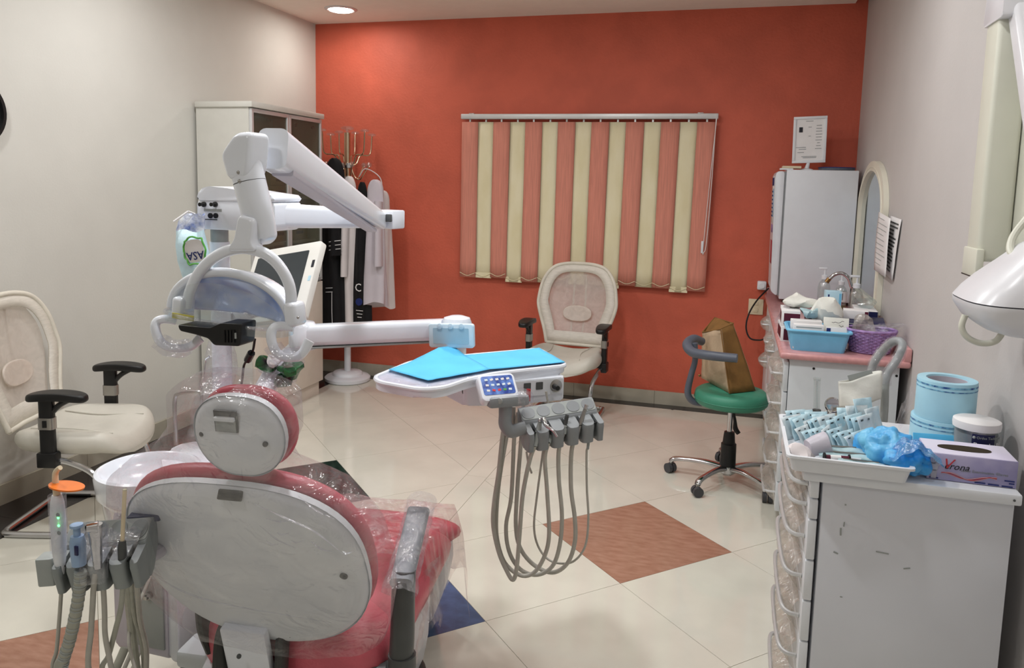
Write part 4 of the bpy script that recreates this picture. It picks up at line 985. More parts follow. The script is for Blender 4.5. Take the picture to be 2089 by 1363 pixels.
for i, (lab, pts, r_, a, c_, kind) in enumerate(HOSES):
    n = len(pts); cupp = HB @ Vector((hxl/5*(i+.5), -.014, -.02)); P = []
    for k, q in enumerate(pts):
        s_ = k/(n-1); yy = (Yh+.10+.01*i)*(1-s_)+(cupp.y-.015)*s_
        P.append(onY(*zz(*q), yy))
    A, E = onY(*zz(*a), cupp.y-.015), onY(*zz(*c_), cupp.y+.0)
    P[-1] = A
    tt = Thing('dental_handpiece', lab, 'dental tool', P[-1])
    ho_ = tt.part('hose', B().tube(P, r_, 10, 6), 'hose_grey', sharp=60)
    d = (E-A)
    if kind == 'syr':
        tt.part('body', B().tube([A, A+d*.5, E], [.008, .0085, .006], 12, 3), 'light_grey_plastic')
        e2 = [E, E+Vector((.012, -.01, .006)), onY(*zz(500, 285), cupp.y-.02), onY(*zz(545, 320), cupp.y-.03), onY(*zz(575, 362), cupp.y-.035)]
        tt.part('nozzle', B().tube(e2, [.008, .008, .0055, .0038, .003], 12, 5), 'chrome')
        tt.part('button', B().ball(E+Vector((.0, -.008, .004)), .006, 10, 7), 'chrome')
    elif kind == 'hp':
        tt.part('body', B().tube([A, A+d*.45], .0095, 14, 0), 'light_grey_plastic'); tt.part('tip', B().tube([A+d*.4, E], [.006, .0055], 12, 0), 'dark_grey_plastic')
        for k in range(5): tt.part('grip_ring', B().tube([A+d*(.5+.09*k), A+d*(.53+.09*k)], .0066, 12, 0), 'charcoal')
    elif kind == 'slim':
        tt.part('body', B().tube([A, A+d*.4, A+d*.9], [.0085, .0075, .005], 14, 3), 'steel'); tt.part('tip', B().tube([A+d*.88, E], [.0055, .0065], 12, 0), 'chrome')
    else: tt.part('plug', B().tube([A, E], [r_*1.2, r_*1.5], 12, 0), 'light_grey_plastic')
single('loose_tube', B().tube([onY(*zz(370, 460), Yh+.07), onY(*zz(383, 540), Yh+.07), onY(*zz(405, 603), Yh+.07)], .003, 6, 5), 'hose_grey', 'short thin loose tube end dangling below the delivery holder', 'tube')

# ================================================================== assistant holder, left of the chair
def z2(x_, y_): return 90+x_/3.147, 930+y_/3.147
Ya = 1.20
G0, G1 = onY(*z2(120, 560), Ya+.03), onY(*z2(655, 520), Ya+.09)
gx = (G1-G0).normalized(); gy = Vector((-gx.y, gx.x, 0)).normalized(); gz = gx.cross(gy).normalized()
if gz.z < 0: gz = -gz
GB = frame(gx, gy, gz, G0); gl = (G1-G0).length
t = Thing('assistant_holder', 'grey four-cup instrument holder beside the spittoon with hanging hoses', 'dental unit', (G0.x+.1, G0.y+.15, G0.z-.1))
cell_block(t, 4, gl/4, GB, 'holder_grey', front=.06, back=.06, deep=.09)
t.part('bracket', B().tube([GB @ Vector((gl*.8, .04, -.07)), GB @ Vector((gl*.82, .15, -.09)), Vector((-1.52, 1.62, .60)), Vector((-1.54, 1.72, .60))], .018, 10, 5), 'lilac_plastic')
t.part('touch_pad', B().box(GB @ Vector((gl*.86, .075, .018)), (.07, .05, .016), GB.to_3x3(), .003), 'navy')
t.part('side_cup', B().prism(rrect(.036, .04, .006), -.075, -.015, GB @ Matrix.Translation((-.022, -.02, 0)), .003), 'light_grey_plastic')
gf = B().grid(lambda a, b_: GB @ Vector((gl*(.2+.75*a), .03-.075*b_, .012-.06*max(0, b_-.4)+.004*math.sin(a*17+b_*5))), 20, 10)
t.part('film', gf, 'clear_film', sharp=75)
def yrow(i): return (GB @ Vector((gl/4*(i+.5), -.02, 0))).y
AH = [  # label, hose px, radius, mat, kind
 ('white curing light with orange shield in the assistant holder', [(105, 720), (112, 770), (108, 900), (95, 1080), (80, 1250), (60, 1400)], .004, 'hose_grey', 'cure'),
 ('pale blue suction tip with ribbed grey hose in the assistant holder', [(235, 740), (228, 850), (205, 1000), (165, 1180), (130, 1290), (105, 1400)], .0118, 'hose_ribbed', 'suction'),
 ('chrome three-way syringe in the second cup of the assistant holder', [(330, 750), (318, 850), (312, 950), (302, 1120), (290, 1400)], .0058, 'hose_grey', 'chrome'),
 ('grey hose hanging from the third cup of the assistant holder', [(372, 755), (380, 850), (388, 1000), (392, 1150), (420, 1300), (445, 1400)], .0055, 'hose_grey', 'none'),
 ('thin saliva ejector standing in the end cup of the assistant holder', [(503, 760), (505, 850), (492, 980), (455, 1130), (415, 1280), (375, 1400)], .0055, 'hose_ribbed', 'eject')]
for i, (lab, pts, r_, m_, kind) in enumerate(AH):
    yy = yrow(max(0, i-1))-.022; P = [onY(*z2(*q), yy) for q in pts]
    tail = Vector((-1.56, 1.66, .18)) if i else Vector((-1.6, 1.6, .15)); lo = P[-1]+Vector((-.01, .06, -.16))
    P2 = P+[lo, lo+Vector((-.05, .12, -.05)), tail+Vector((.03*(i-2), -.10, -.07)), tail+Vector((.025*(i-2), 0, .06))]
    tt = Thing('dental_handpiece', lab, 'dental tool', P[0])
    ho_ = tt.part('hose', B().tube(P2, r_, 12, 6), m_, sharp=60)
    if kind == 'cure':
        a, c_ = onY(*z2(98, 610), yy+.0), onY(*z2(82, 250), yy)
        body = tt.part('body', B().tube([a+Vector((0, 0, -.05)), a, a+(c_-a)*.5, a+(c_-a)*.85, c_], [.008, .0135, .0145, .013, .009], 16, 4), 'white_plastic', sharp=60)
        tt.part('light_guide', B().tube([c_, onY(*z2(74, 180), yy), onY(*z2(72, 120), yy), onY(*z2(85, 90), yy), onY(*z2(104, 76), yy)], [.007, .0065, .006, .005, .005], 12, 5), 'ivory_plastic', body)
        o2 = onY(*z2(145, 195), yy); tt.part('orange_shield', B().lathe([(0, -.0015), (.036, -.0015), (.036, .0015), (0, .0015)], o2, Matrix.Rotation(math.radians(5), 4, 'Y') @ Matrix.Rotation(math.radians(-6), 4, 'X') @ Matrix.Scale(.8, 4, (0, 1, 0)), 30), 'orange_acrylic', body, label='orange filter disc')
        for q, mm in (((90, 380), 'grey_plastic'), ((92, 398), 'led_green'), ((95, 448), 'led_green'), ((97, 495), 'grey_plastic')):
            p = onY(*z2(*q), yy-.0142); tt.part('led' if mm == 'led_green' else 'button', B().cyl(p, p+Vector((0, -.0012, 0)), .0028 if mm == 'led_green' else .0045, n=10), mm, body)
        tt.part('film', B().tube([a, c_], .017, 14, 0, cap=False), 'clear_film', body)
    elif kind == 'suction':
        a, c_ = onY(*z2(225, 700), yy), onY(*z2(207, 440), yy)
        tt.part('valve_body', B().tube([a, a+(c_-a)*.5, a+(c_-a)*.72], [.0135, .0155, .0125], 16, 3), 'blue_cap', sharp=60)
        tt.part('tip_cap', B().tube([a+(c_-a)*.7, a+(c_-a)*.93, a+(c_-a)*.94, c_], [.007, .0068, .0125, .0125], 16, 0), 'blue_cap')
        p = onY(*z2(207, 610), yy-.016); tt.part('slide_valve', B().box(p, (.008, .004, .02), None, .001), 'navy')
        for k in range(26):
            s_ = k/25; q = catmull(P, 8); p = q[int(s_*(len(q)-2))]; p2 = q[int(s_*(len(q)-2))+1]; d = (p2-p).normalized()
            tt.part('hose_rib', B().tube([p, p+d*.0035], r_*1.07, 12, 0), 'light_grey_plastic', ho_)
    elif kind == 'chrome':
        a, c_ = onY(*z2(345, 720), yy), onY(*z2(325, 440), yy-.0)
        tt.part('body', B().tube([a, a+(c_-a)*.6, c_], [.008, .012, .0145], 16, 4), 'chrome', sharp=60)
        tt.part('nozzle', B().tube([c_+Vector((.008, 0, -.004)), onY(*z2(275, 465), yy-.012)], [.0125, .009], 14, 0), 'chrome')
        p = onY(*z2(274, 466), yy-.0128); tt.part('bore', B().cyl(p, p+Vector((-.0005, -.0012, 0)), .006, n=12), 'blackest')
        b = B().tube([a+Vector((0, -.01, -.02)), c_], .026, 16, 5, cap=False); crumple(b, .008, 40); tt.part('film', b, 'clear_film', sharp=75)
    elif kind == 'eject':
        a, c_ = onY(*z2(500, 590), yy), onY(*z2(518, 215), yy+.01)
        tt.part('socket', B().tube([a+Vector((0, 0, -.03)), a, a+(c_-a)*.12], [.0085, .009, .007], 12, 0), 'dark_grey_plastic')
        tt.part('straw', B().tube([a, c_], .0042, 10, 0), 'ivory_plastic'); tt.part('straw_tip', B().ball(c_, .005, 10, 7), 'clear_plastic')
# supply hoses going back to the unit
SH_ = [([(555, 770), (560, 900), (585, 1050), (625, 1180), (640, 1330), (640, 1420)], .0058, 'hose_ribbed'), ([(590, 770), (600, 880), (615, 1050), (655, 1230), (655, 1420)], .0065, 'hose_grey'),
       ([(525, 770), (540, 900), (555, 1040), (575, 1200), (600, 1420)], .0095, 'hose_ribbed'), ([(700, 715), (655, 840), (600, 970), (550, 1120), (550, 1240), (600, 1420)], .0042, 'hose_grey')]
for i, (pts, r_, m_) in enumerate(SH_):
    P = [onY(*z2(*q), 1.32+.07*k*(i != 3)+(.26-.03*k)*(i == 3)) for k, q in enumerate(pts)]
    single('supply_hose', B().tube(P, r_, 10, 6), m_, ('olive-grey supply hose bowing towards the spittoon unit', 'slim grey supply hose hanging closest to the dental chair', 'thickest grey supply hose hanging under the assistant holder', 'thin grey cable plugged into the spittoon connector panel')[i], 'hose')
# ================================================================== green stool with handbag
sx_, sy_ = .028, 4.19
t = Thing('stool', 'green round swivel stool with curved grey arm and five casters', 'stool', (sx_, sy_, 0))
c0 = Vector((sx_, sy_, 0)); seat_c = Vector((sx_-.002, sy_-.10, 0))
t.part('seat', B().lathe([(.11, .452), (.17, .455), (.184, .468), (.188, .495), (.183, .518), (.166, .53), (.10, .534), (0, .535)], seat_c, n=48), 'green_vinyl', sharp=60)
t.part('seat_seam', B().tube([seat_c+Vector((.1875*math.cos(a*PI/12), .1875*math.sin(a*PI/12), .487)) for a in range(25)], .0025, 6, 2), 'green_vinyl')
t.part('mount_plate', B().box(seat_c+Vector((.0, .03, .44)), (.09, .2, .03), None, .004), 'black_plastic')
t.part('gas_lift', B().cyl(c0+Vector((0, 0, .27)), c0+Vector((0, 0, .44)), .014, n=18), 'chrome')
col = t.part('column', B().lathe([(.04, .075), (.042, .085), (.040, .21), (.033, .215), (.030, .25), (.027, .275), (.014, .278)], c0, n=24), 'black_plastic')
t.part('lever', B().tube([c0+Vector((.012, -.005, .40)), c0+Vector((.025, -.01, .34)), c0+Vector((.03, -.012, .30)), c0+Vector((.048, -.015, .275))], [.006, .009, .014, .012], 10, 5), 'black_plastic')
t.part('base_hub', B().lathe([(.03, .04), (.046, .055), (.046, .085), (.034, .10)], c0, n=24), 'chrome')
for ang, rr in ((174, .305), (242, .305), (311, .305), (22, .305), (97, .305)):
    a = math.radians(ang); d = Vector((math.cos(a), math.sin(a), 0)); s_ = Vector((-d.y, d.x, 0))
    lg = t.part('base_leg', B().tube([c0+d*.03+Vector((0, 0, .078)), c0+d*.12+Vector((0, 0, .09)), c0+d*.22+Vector((0, 0, .088)), c0+d*(rr-.02)+Vector((0, 0, .08)), c0+d*rr+Vector((0, 0, .062))], [.022, .019, .017, .018, .017], 12, 5, flat=.7), 'chrome', sharp=60)
    wv_ = Vector((math.cos(a+.9), math.sin(a+.9), 0)); wc = c0+d*rr+Vector((0, 0, .027))
    cs = t.part('caster', B().cyl(wc+wv_*.004, wc+wv_*.024, .0265, n=20).cyl(wc-wv_*.004, wc-wv_*.024, .0265, n=20), 'caster_grey', lg)
    t.part('caster_hood', B().tube([wc-wv_*.026+Vector((0, 0, .004)), wc+wv_*.026+Vector((0, 0, .004))], .0285, 18, 0).cyl(wc+Vector((0, 0, .02)), wc+Vector((0, 0, .05)), .007, n=10), 'black_plastic', lg) if False else t.part('caster_stem', B().cyl(wc+Vector((0, 0, .015)), wc+Vector((0, 0, .05)), .008, n=10), 'steel', lg)
Y4 = seat_c.y
ap = [onY(1432, 824, Y4-.02), onY(1412, 818, Y4-.03), onY(1403, 800, Y4-.03), onY(1410, 765, Y4-.03), onY(1418, 735, Y4-.03), onY(1417, 700, Y4-.03)]
bp_ = t.part('arm_bracket', B().tube(ap, [.019, .023, .024, .021, .020, .022], 14, 5, flat=.75), 'arm_grey', sharp=60)
ap = [onY(1432, 697, Y4+.10), onY(1415, 692, Y4+.04), onY(1402, 703, Y4-.03), onY(1412, 718, Y4-.10), onY(1438, 724, Y4-.155), onY(1470, 728, Y4-.185), onY(1504, 731, Y4-.20)]
t.part('arm_curve', B().tube(ap, [.022, .025, .026, .025, .024, .023, .022], 16, 6), 'arm_grey', sharp=60)
# handbag
zb = .537
b0, b1_, b2_ = onZ(1431, 771, zb), onZ(1489, 803, zb), onZ(1541, 797, zb); b3_ = b0+b2_-b1_
t = Thing('handbag', 'tan and brown canvas tote bag standing on the green stool', 'bag', (b0+b1_+b2_+b3_)/4)
t0, t1, t2_ = onY(1433, 678, b0.y-.0), onY(1471, 672, b1_.y+.075), onY(1496, 660, b2_.y+.05)
tz = [t0, t1, t2_]; t3_ = t0+t2_-t1; t3_.z = t2_.z-.01
bot = [b0, b1_, b2_, b3_]; top = [t0, t1, t2_, t3_]
def side(i, j, bulge=.012, nu=8, nv=10):
    nrm = (bot[j]-bot[i]).cross(Vector((0, 0, 1))).normalized()
    if nrm.dot((bot[i]+bot[j])/2-(b0+b2_)/2) < 0: nrm = -nrm
    def fn(u, v):
        p = (bot[i]*(1-u)+bot[j]*u)*(1-v)+(top[i]*(1-u)+top[j]*u)*v
        return p+nrm*(bulge*math.sin(PI*u)*math.sin(PI*min(1, v*1.2))+.006*noise.noise(p*12))
    return B().grid(fn, nu, nv)
t.part('front_panel', side(0, 1), 'canvas_tan', sharp=60, solid=.003)
t.part('gusset', side(1, 2, -.012), 'canvas_brown', sharp=60, solid=.003)
t.part('back_panel', side(2, 3), 'canvas_tan', sharp=60, solid=.003)
t.part('gusset', side(3, 0, -.012), 'canvas_brown', sharp=60, solid=.003)
bb_ = B(); f_ = [bb_.bm.verts.new(p+Vector((0, 0, .001))) for p in bot]; bb_.face(f_); t.part('bag_base', bb_, 'canvas_brown', solid=.002)
t.part('top_hem', B().tube([t0, t1, t2_, t3_, t0], .004, 6, 0), 'canvas_brown')
def flap(u, v): p = (t3_*(1-u)+t2_*u)*(1-v)+((t0*(1-u)+t1*u))*v; return p*1.0+Vector((0, 0, .008*math.sin(PI*v)-.02*v+.004*math.sin(u*6)))
t.part('inner_lining', B().grid(flap, 8, 6), 'canvas_brown', sharp=60)
t.part('seam', B().tube([b1_+(t1-b1_)*k/6+Vector((-.002, -.003, 0)) for k in range(7)], .003, 6, 2), 'canvas_brown')
t.part('zip_pull', B().ball(onY(1427, 766, b0.y), .008, 10, 7), 'brass')

# ================================================================== counter run along the right wall
CTZ = .86; cxf = .24
def bow(t_, parent, x_, y0, y1, z_, out=.045, r=.006, drop=.0, m='aluminium', filmy=True):
    h_ = t_.part('handle', B().tube([(x_, y0, z_), (x_-out*.8, y0+.006, z_-drop), (x_-out, y0+.03, z_-drop), (x_-out, y1-.03, z_-drop+.004), (x_-out*.8, y1-.006, z_-drop), (x_, y1, z_)], r, 8, 5), m, parent)
    if filmy:
        def fm(a, b_):
            yy = y0+(y1-y0)*a; e = math.sin(PI*min(1, max(0, a)))**.35
            th = PI*b_; zz_ = z_+.045*math.cos(th)-drop*.5; xx = x_-.002-(out*1.12*e)*math.sin(th)
            return (xx+.003*noise.noise(Vector((yy*30, zz_*30, 1))), yy, zz_)
        t_.part('handle_film', B().grid(fm, 12, 10), 'frosted_film', h_, sharp=75)
# drawer unit (its end panel faces the room)
Y0 = 3.56
t = Thing('drawer_cabinet', 'white drawer cabinet under the pink worktop, end panel with two screw holes', 'cabinet', (.47, 3.8, 0))
cb = t.part('carcass', B().bx(cxf+.022, .705, Y0, 4.08, .10, .829, .002), 'counter_white')
t.part('plinth', B().bx(cxf+.12, .70, Y0+.01, 4.07, 0, .10), 'cabinet_side')
for (x_, y_) in ((1660, 752), (1829, 767)):
    p = onY(x_, y_, Y0-.001); t.part('screw_hole', B().cyl(p, p+Vector((0, -.0008, 0)), .0055, n=12), 'blackest', cb)
for k in range(5):
    z1 = .812-.142*k*.98; z0_ = z1-.134
    d = t.part('drawer', B().bx(cxf, cxf+.019, Y0+.002, 4.076, z0_, z1, .002), 'counter_white')
    bow(t, d, cxf, Y0+.06, Y0+.40, (z0_+z1)/2, .05)
t.part('foot', B().cyl((cxf+.09, Y0+.05, 0), (cxf+.09, Y0+.05, .06), .02), 'black_plastic')
t = Thing('sink_cabinet', 'white two-door cabinet under the pink worktop beyond the stool', 'cabinet', (.47, 4.6, 0))
t.part('carcass', B().bx(cxf+.022, .705, 4.085, 5.0, .10, .829, .002), 'counter_white')
t.part('plinth', B().bx(cxf+.12, .70, 4.09, 4.99, 0, .10), 'cabinet_side')
for a, e in ((4.088, 4.54), (4.546, 4.998)):
    d = t.part('door', B().bx(cxf-.002, cxf+.019, a, e, .105, .815, .002), 'counter_white')
    bow(t, d, cxf-.002, (a+.06 if a > 4.3 else e-.2), (a+.2 if a > 4.3 else e-.06), .70, .04)
t.part('hinge', B().bx(cxf-.006, cxf+.02, 4.98, 5.0, .13, .20, .002), 'brass')
t = Thing('corner_cabinet', 'white cabinet under the fridge in the red wall corner', 'cabinet', (.47, 5.3, 0))
t.part('carcass', B().bx(cxf+.022, .705, 5.005, 5.57, .10, .829, .002), 'counter_white')
t.part('plinth', B().bx(cxf+.12, .70, 5.01, 5.56, 0, .10), 'cabinet_side')
d = t.part('door', B().bx(cxf-.002, cxf+.019, 5.008, 5.566, .105, .815, .002), 'counter_white')
for zz_ in (.72, .48): bow(t, d, cxf-.002, 5.10, 5.22, zz_, .045)
t = Thing('worktop', 'pink laminate worktop with raised edge along the right wall', 'worktop', (.48, 4.55, .82))
t.part('slab', B().bx(.218, XR-.003, 3.525, 5.578, .830, CTZ, .012, 3), 'laminate_pink')
t.part('upstand', B().bx(.712, XR-.003, 3.53, 5.578, CTZ-.004, .915, .006), 'laminate_pink')
t.part('back_upstand', B().bx(.23, .712, 5.56, 5.578, CTZ-.004, .905, .005), 'laminate_pink')
# faucet
Yf = 4.72
t = Thing('faucet', 'arched chrome swan-neck faucet beside the soap bottles', 'faucet', (onY(1737, 640, Yf).x, Yf, CTZ))
fb_ = onY(1737, 640, Yf); fpts = [Vector((fb_.x, Yf, CTZ)), Vector((fb_.x, Yf, 1.02))]+[onY(x_, y_, Yf) for x_, y_ in ((1737, 585), (1731, 568), (1718, 558), (1703, 560), (1692, 569))]
t.part('neck', B().tube(fpts, .0105, 14, 6), 'chrome', sharp=60)
t.part('spout_tip', B().tube([onY(1692, 568, Yf), onY(1686, 576, Yf)], .013, 14, 0), 'brass')
t.part('base_flange', B().lathe([(.026, 0), (.026, .012), (.015, .03), (.012, .05)], (fb_.x, Yf, CTZ), n=20), 'chrome')
# pump bottles
def pump(lab, x, y, hgt, r, m, lev=.5, mm='white_plastic'):
    tt = Thing('pump_bottle', lab, 'bottle', (x, y, CTZ))
    tt.part('bottle', B().lathe([(r*.9, 0), (r, .006), (r, hgt*.72), (r*.8, hgt*.86), (r*.42, hgt*.95), (r*.42, hgt)], (x, y, CTZ), n=24), m)
    if lev: tt.part('liquid', B().lathe([(r*.86, .004), (r*.94, .008), (r*.94, hgt*lev)], (x, y, CTZ), n=24), 'soap_amber' if m == 'liquid_clear' and lev < .4 else 'clear_glass')
    tt.part('collar', B().lathe([(r*.5, hgt-.004), (r*.52, hgt+.018), (r*.3, hgt+.022)], (x, y, CTZ), n=20), mm)
    tt.part('pump_head', B().tube([(x, y, CTZ+hgt+.02), (x, y, CTZ+hgt+.055)], .006, 10, 0).box((x-.012, y, CTZ+hgt+.06), (.05, .016, .013), None, .004), mm)
    return tt
pt = [onZ(1757, 640, CTZ)]
pump('tall clear pump bottle close to the arched mirror', .655, 4.56, .19, .038, 'liquid_clear', .0)
tb = pump('clear pump bottle with printed label and amber liquid behind the faucet', .615, 4.86, .17, .034, 'liquid_clear', .3)
tb.part('label_print', B().lathe([(.0348, .07), (.0348, .13)], (.615, 4.86, CTZ), n=24, cap=False), 'paper_white')
tb.part('label_mark', B().box((.608, 4.824, CTZ+.06), (.022, .003, .02)), 'red_plastic')
for k in range(3): tb.part('print_line', B().box((.600+.010*k, 4.8245, CTZ+.10), (.003, .002, .04)), 'ink')
pump('clear pump bottle standing in front of the fridge side', .53, 4.95, .19, .036, 'liquid_clear', .0)

# fridge
FX0, FX1, FY0, FY1, FZ0, FZ1 = .275, .705, 5.15, 5.575, CTZ, 1.70
t = Thing('fridge', 'small white fridge standing on the pink worktop', 'fridge', (.48, 5.36, CTZ))
bd_ = t.part('body', B().bx(FX0+.012, FX1, FY0, FY1-.03, FZ0+.022, FZ1, .006), 'fridge_white')
dr_ = t.part('door', B().prism(roundpoly([(FX0, FZ0+.04), (FX0-.04, FZ0+.07), (FX0-.055, FZ1-.05), (FX0-.045, FZ1-.012), (FX0, FZ1-.01)], .015), FY0, FY1-.03, frame((1, 0, 0), (0, 0, 1), (0, 1, 0)), .004), 'fridge_white')
t.part('door_gasket', B().bx(FX0, FX0+.014, FY0+.006, FY1-.036, FZ0+.045, FZ1-.015), 'grey_plastic')
for xx in (FX0+.05, FX1-.05):
    for yy in (FY0+.04, FY1-.08): t.part('foot', B().cyl((xx, yy, CTZ), (xx, yy, CTZ+.024), .016, n=12), 'black_plastic')
t.part('top_hinge', B().bx(FX0-.03, FX0+.05, FY0+.01, FY0+.05, FZ1-.002, FZ1+.008, .002), 'white_plastic')
def dx(z_): return FX0-.04-.015*(z_-FZ0-.07)/(FZ1-.12-FZ0)-.0012
def sticker(y0, y1, z0_, z1_, m, nm='sticker'):
    b = B(); v = [b.bm.verts.new(p) for p in ((dx(z0_), y0, z0_), (dx(z0_), y1, z0_), (dx(z1_), y1, z1_), (dx(z1_), y0, z1_))]; b.face(v); return t.part(nm, b, m, dr_, solid=.001)
sticker(FY0+.05, FY0+.30, 1.36, 1.66, 'paper_white', 'notice_sheet'); FX0 -= .0012
sticker(FY0+.05, FY0+.30, 1.60, 1.65, 'ink_blue'); sticker(FY0+.05, FY0+.12, 1.40, 1.58, 'bin_blue')
for k in range(7): sticker(FY0+.14, FY0+.28, 1.40+.026*k, 1.41+.026*k, 'ink_blue', 'print_line')
sticker(FY0+.06, FY0+.22, 1.30, 1.35, 'basket_purple'); sticker(FY0+.06, FY0+.20, 1.10, 1.25, 'ink_red'); FX0 += .0012
# on the fridge
zf = FZ1
fc = onY(1649, 295, 5.30)
t = Thing('certificate_frame', 'white framed certificate on a stand on top of the fridge', 'picture frame', (fc.x, 5.30, zf))
c1, c2, c3, c4 = (onY(x_, y_, 5.30) for x_, y_ in ((1620, 239), (1688, 236), (1684, 331), (1615, 334)))
fxv = (c2-c1).normalized(); fzv = ((c1-c4)+(c2-c3)).normalized(); fw_ = ((c2-c1).length+(c3-c4).length)/2; fh_ = ((c1-c4).length+(c2-c3).length)/2
KM = frame(fxv, fzv, fxv.cross(fzv).normalized(), (c1+c2+c3+c4)/4)
fb2 = B()
for (a, b_, w_, h_) in ((0, fh_/2-.008, fw_, .016), (0, -fh_/2+.008, fw_, .016), (-fw_/2+.008, 0, .016, fh_-.032), (fw_/2-.008, 0, .016, fh_-.032)): fb2.box(KM @ Vector((a, b_, 0)), (w_, h_, .014), KM.to_3x3(), .002)
fr_ = t.part('frame', fb2, 'white_plastic')
t.part('certificate', B().box(KM @ Vector((0, 0, -.003)), (fw_-.03, fh_-.03, .003), KM.to_3x3()), 'paper_white')
pb_ = B(); random.seed(5)
for k in range(9): pb_.box(KM @ Vector((fw_*.27, fh_*.30-.018*k, .0)), (fw_*.2*random.uniform(.4, 1), .003, .0006), KM.to_3x3())
for (a, b_, w_) in ((-.02, .40, .22), (.0, .27, .1), (0, .08, .07), (-.25, -.16, .3), (-.2, -.2, .22), (-.25, -.27, .2), (.0, -.36, .45), (.02, -.385, .4)): pb_.box(KM @ Vector((fw_*a, fh_*b_, .0)), (fw_*w_, .003, .0006), KM.to_3x3())
t.part('print_lines', pb_, 'grey_plastic', fr_)
t.part('portrait_patch', B().box(KM @ Vector((-fw_*.27, fh_*.22, 0)), (.022, .032, .0006), KM.to_3x3()), 'ink', fr_)
t.part('stand', B().tube([KM @ Vector((0, -fh_/2, -.004)), Vector((fc.x, 5.30, zf+.012))], [.010, .014], 12, 0).lathe([(.04, 0), (.038, .008), (.014, .014)], (fc.x, 5.30, zf), n=20), 'white_plastic')
pl = onZ(1712, 342, zf)
t = Thing('round_plate', 'flat slate blue round plate lying on top of the fridge', 'plate', (.60, 5.32, zf))
t.part('disc', B().lathe([(.09, 0), (.108, .004), (.11, .018), (.10, .022), (0, .022)], (.595, 5.33, zf), n=32), 'arm_grey')
t.part('rim', B().tube([(.595+.108*math.cos(k*PI/12), 5.33+.108*math.sin(k*PI/12), zf+.02) for k in range(25)], .003, 6, 2), 'ink_blue')
single('small_box', B().bx(.262, .375, 5.2, 5.3, zf+.009, zf+.024, .003), 'ivory_plastic', 'small flat ivory box at the front of the fridge top', 'box')

# ================================================================== mirror, notices
mc, mhw = 4.765, .44
def arch(hw, ztop, zbot, n=22):
    r = hw*1.0; out = [(mc-hw, zbot)]
    for i in range(n+1): a = PI-PI*i/n; out.append((mc+hw*math.cos(a), ztop-r*.62+r*.62*math.sin(a)))
    out.append((mc+hw, zbot)); return out
MF = frame((0, 1, 0), (0, 0, 1), (-1, 0, 0), (XR-.001, 0, 0))
t = Thing('arched_mirror', 'arched mirror in a cream frame on the right wall', 'mirror', (XR, mc, .935))
o_out, o_in = arch(mhw, 1.745, .935), arch(mhw-.055, 1.69, .985)
fbm = B()
def lp(P, d): return [fbm.bm.verts.new(MF @ Vector((p[0], p[1], d))) for p in P]
L0, L1, L2, L3 = lp(o_out, 0), lp(o_out, .026), lp(o_in, .032), lp(o_in, .008)
n = len(o_out)
for A_, B_ in ((L0, L1), (L1, L2), (L2, L3), (L3, L0)):
    for i in range(n): fbm.face((A_[i], A_[(i+1) % n], B_[(i+1) % n], B_[i]))
fr_ = t.part('frame', fbm, 'mirror_frame')
t.part('inner_bead', B().tube([MF @ Vector((p[0], p[1], .03)) for p in arch(mhw-.036, 1.71, .97)], .004, 6, 0), 'mirror_frame', fr_)
t.part('glass', B().prism(o_in, .004, .010, MF), 'mirror_glass')
def notice(lab, px, off, seed, m='ink'):
    P = [onX(x_, y_, XR-off) for x_, y_ in px]; tt = Thing('paper_notice', lab, 'paper', (P[2]+P[3])/2)
    def fn(a, b_, o=0.): p = (P[0]*(1-a)+P[1]*a)*(1-b_)+(P[3]*(1-a)+P[2]*a)*b_; return p+Vector((-.004*math.sin(PI*b_)-.014*max(0, b_-.75)*(a)-o, 0, 0))
    sh_ = tt.part('sheet', B().grid(fn, 6, 8), 'paper_white', sharp=60, solid=.0008)
    random.seed(seed)
    for k in range(14 if seed == 2 else 10):
        v = .08+.86*k/(14 if seed == 2 else 10); w_ = random.uniform(.55, .95); h_ = .028 if seed == 2 else .012
        b = B(); g = [b.bm.verts.new(fn(a, c_, .0016)) for a, c_ in ((.06, v), (.06+.86*w_, v), (.06+.86*w_, v+h_), (.06, v+h_))]; b.face(g)
        tt.part('print_line', b, 'dark_grey_plastic' if seed == 2 else 'light_grey_plastic', sh_)
notice('white printed notice taped to the mirror frame', ((1793, 432), (1817, 446), (1808, 566), (1783, 550)), .034, 1)
notice('densely printed notice taped to the wall beside the mirror', ((1817, 440), (1839, 448), (1822, 573), (1803, 555)), .006, 2)

# ================================================================== things on the worktop
z = CTZ
t = Thing('blue_bin', 'light blue plastic bin filled with cartons on the pink worktop', 'bin', (.38, 3.68, z))
def tub(x0, x1, y0, y1, z0_, h_, taper, th=.004, n=4):
    R = []
    for (zz_, e) in ((z0_, -taper), (z0_+h_, 0.), (z0_+h_+.001, -th*1.2), (z0_+th, -taper-th)):
        w_, l_ = (x1-x0)+2*e, (y1-y0)+2*e
        R.append([((x0+x1)/2+p[0], (y0+y1)/2+p[1], zz_) for p in rrect(w_, l_, .022)])
    return B().rings(R)
q0, q1 = onZ(1608, 664, z+.088), onZ(1733, 681, z+.088)
bx0, bx1, by0, by1 = .25, .508, 3.585, 3.80
t.part('tub', tub(bx0, bx1, by0, by1, z, .095, .018), 'bin_blue', sharp=50)
t.part('rim', B().tube([((bx0+bx1)/2+p[0], (by0+by1)/2+p[1], z+.092) for p in rrect(bx1-bx0+.008, by1-by0+.008, .024)+[rrect(bx1-bx0+.008, by1-by0+.008, .024)[0]]], .006, 8, 0), 'bin_blue')
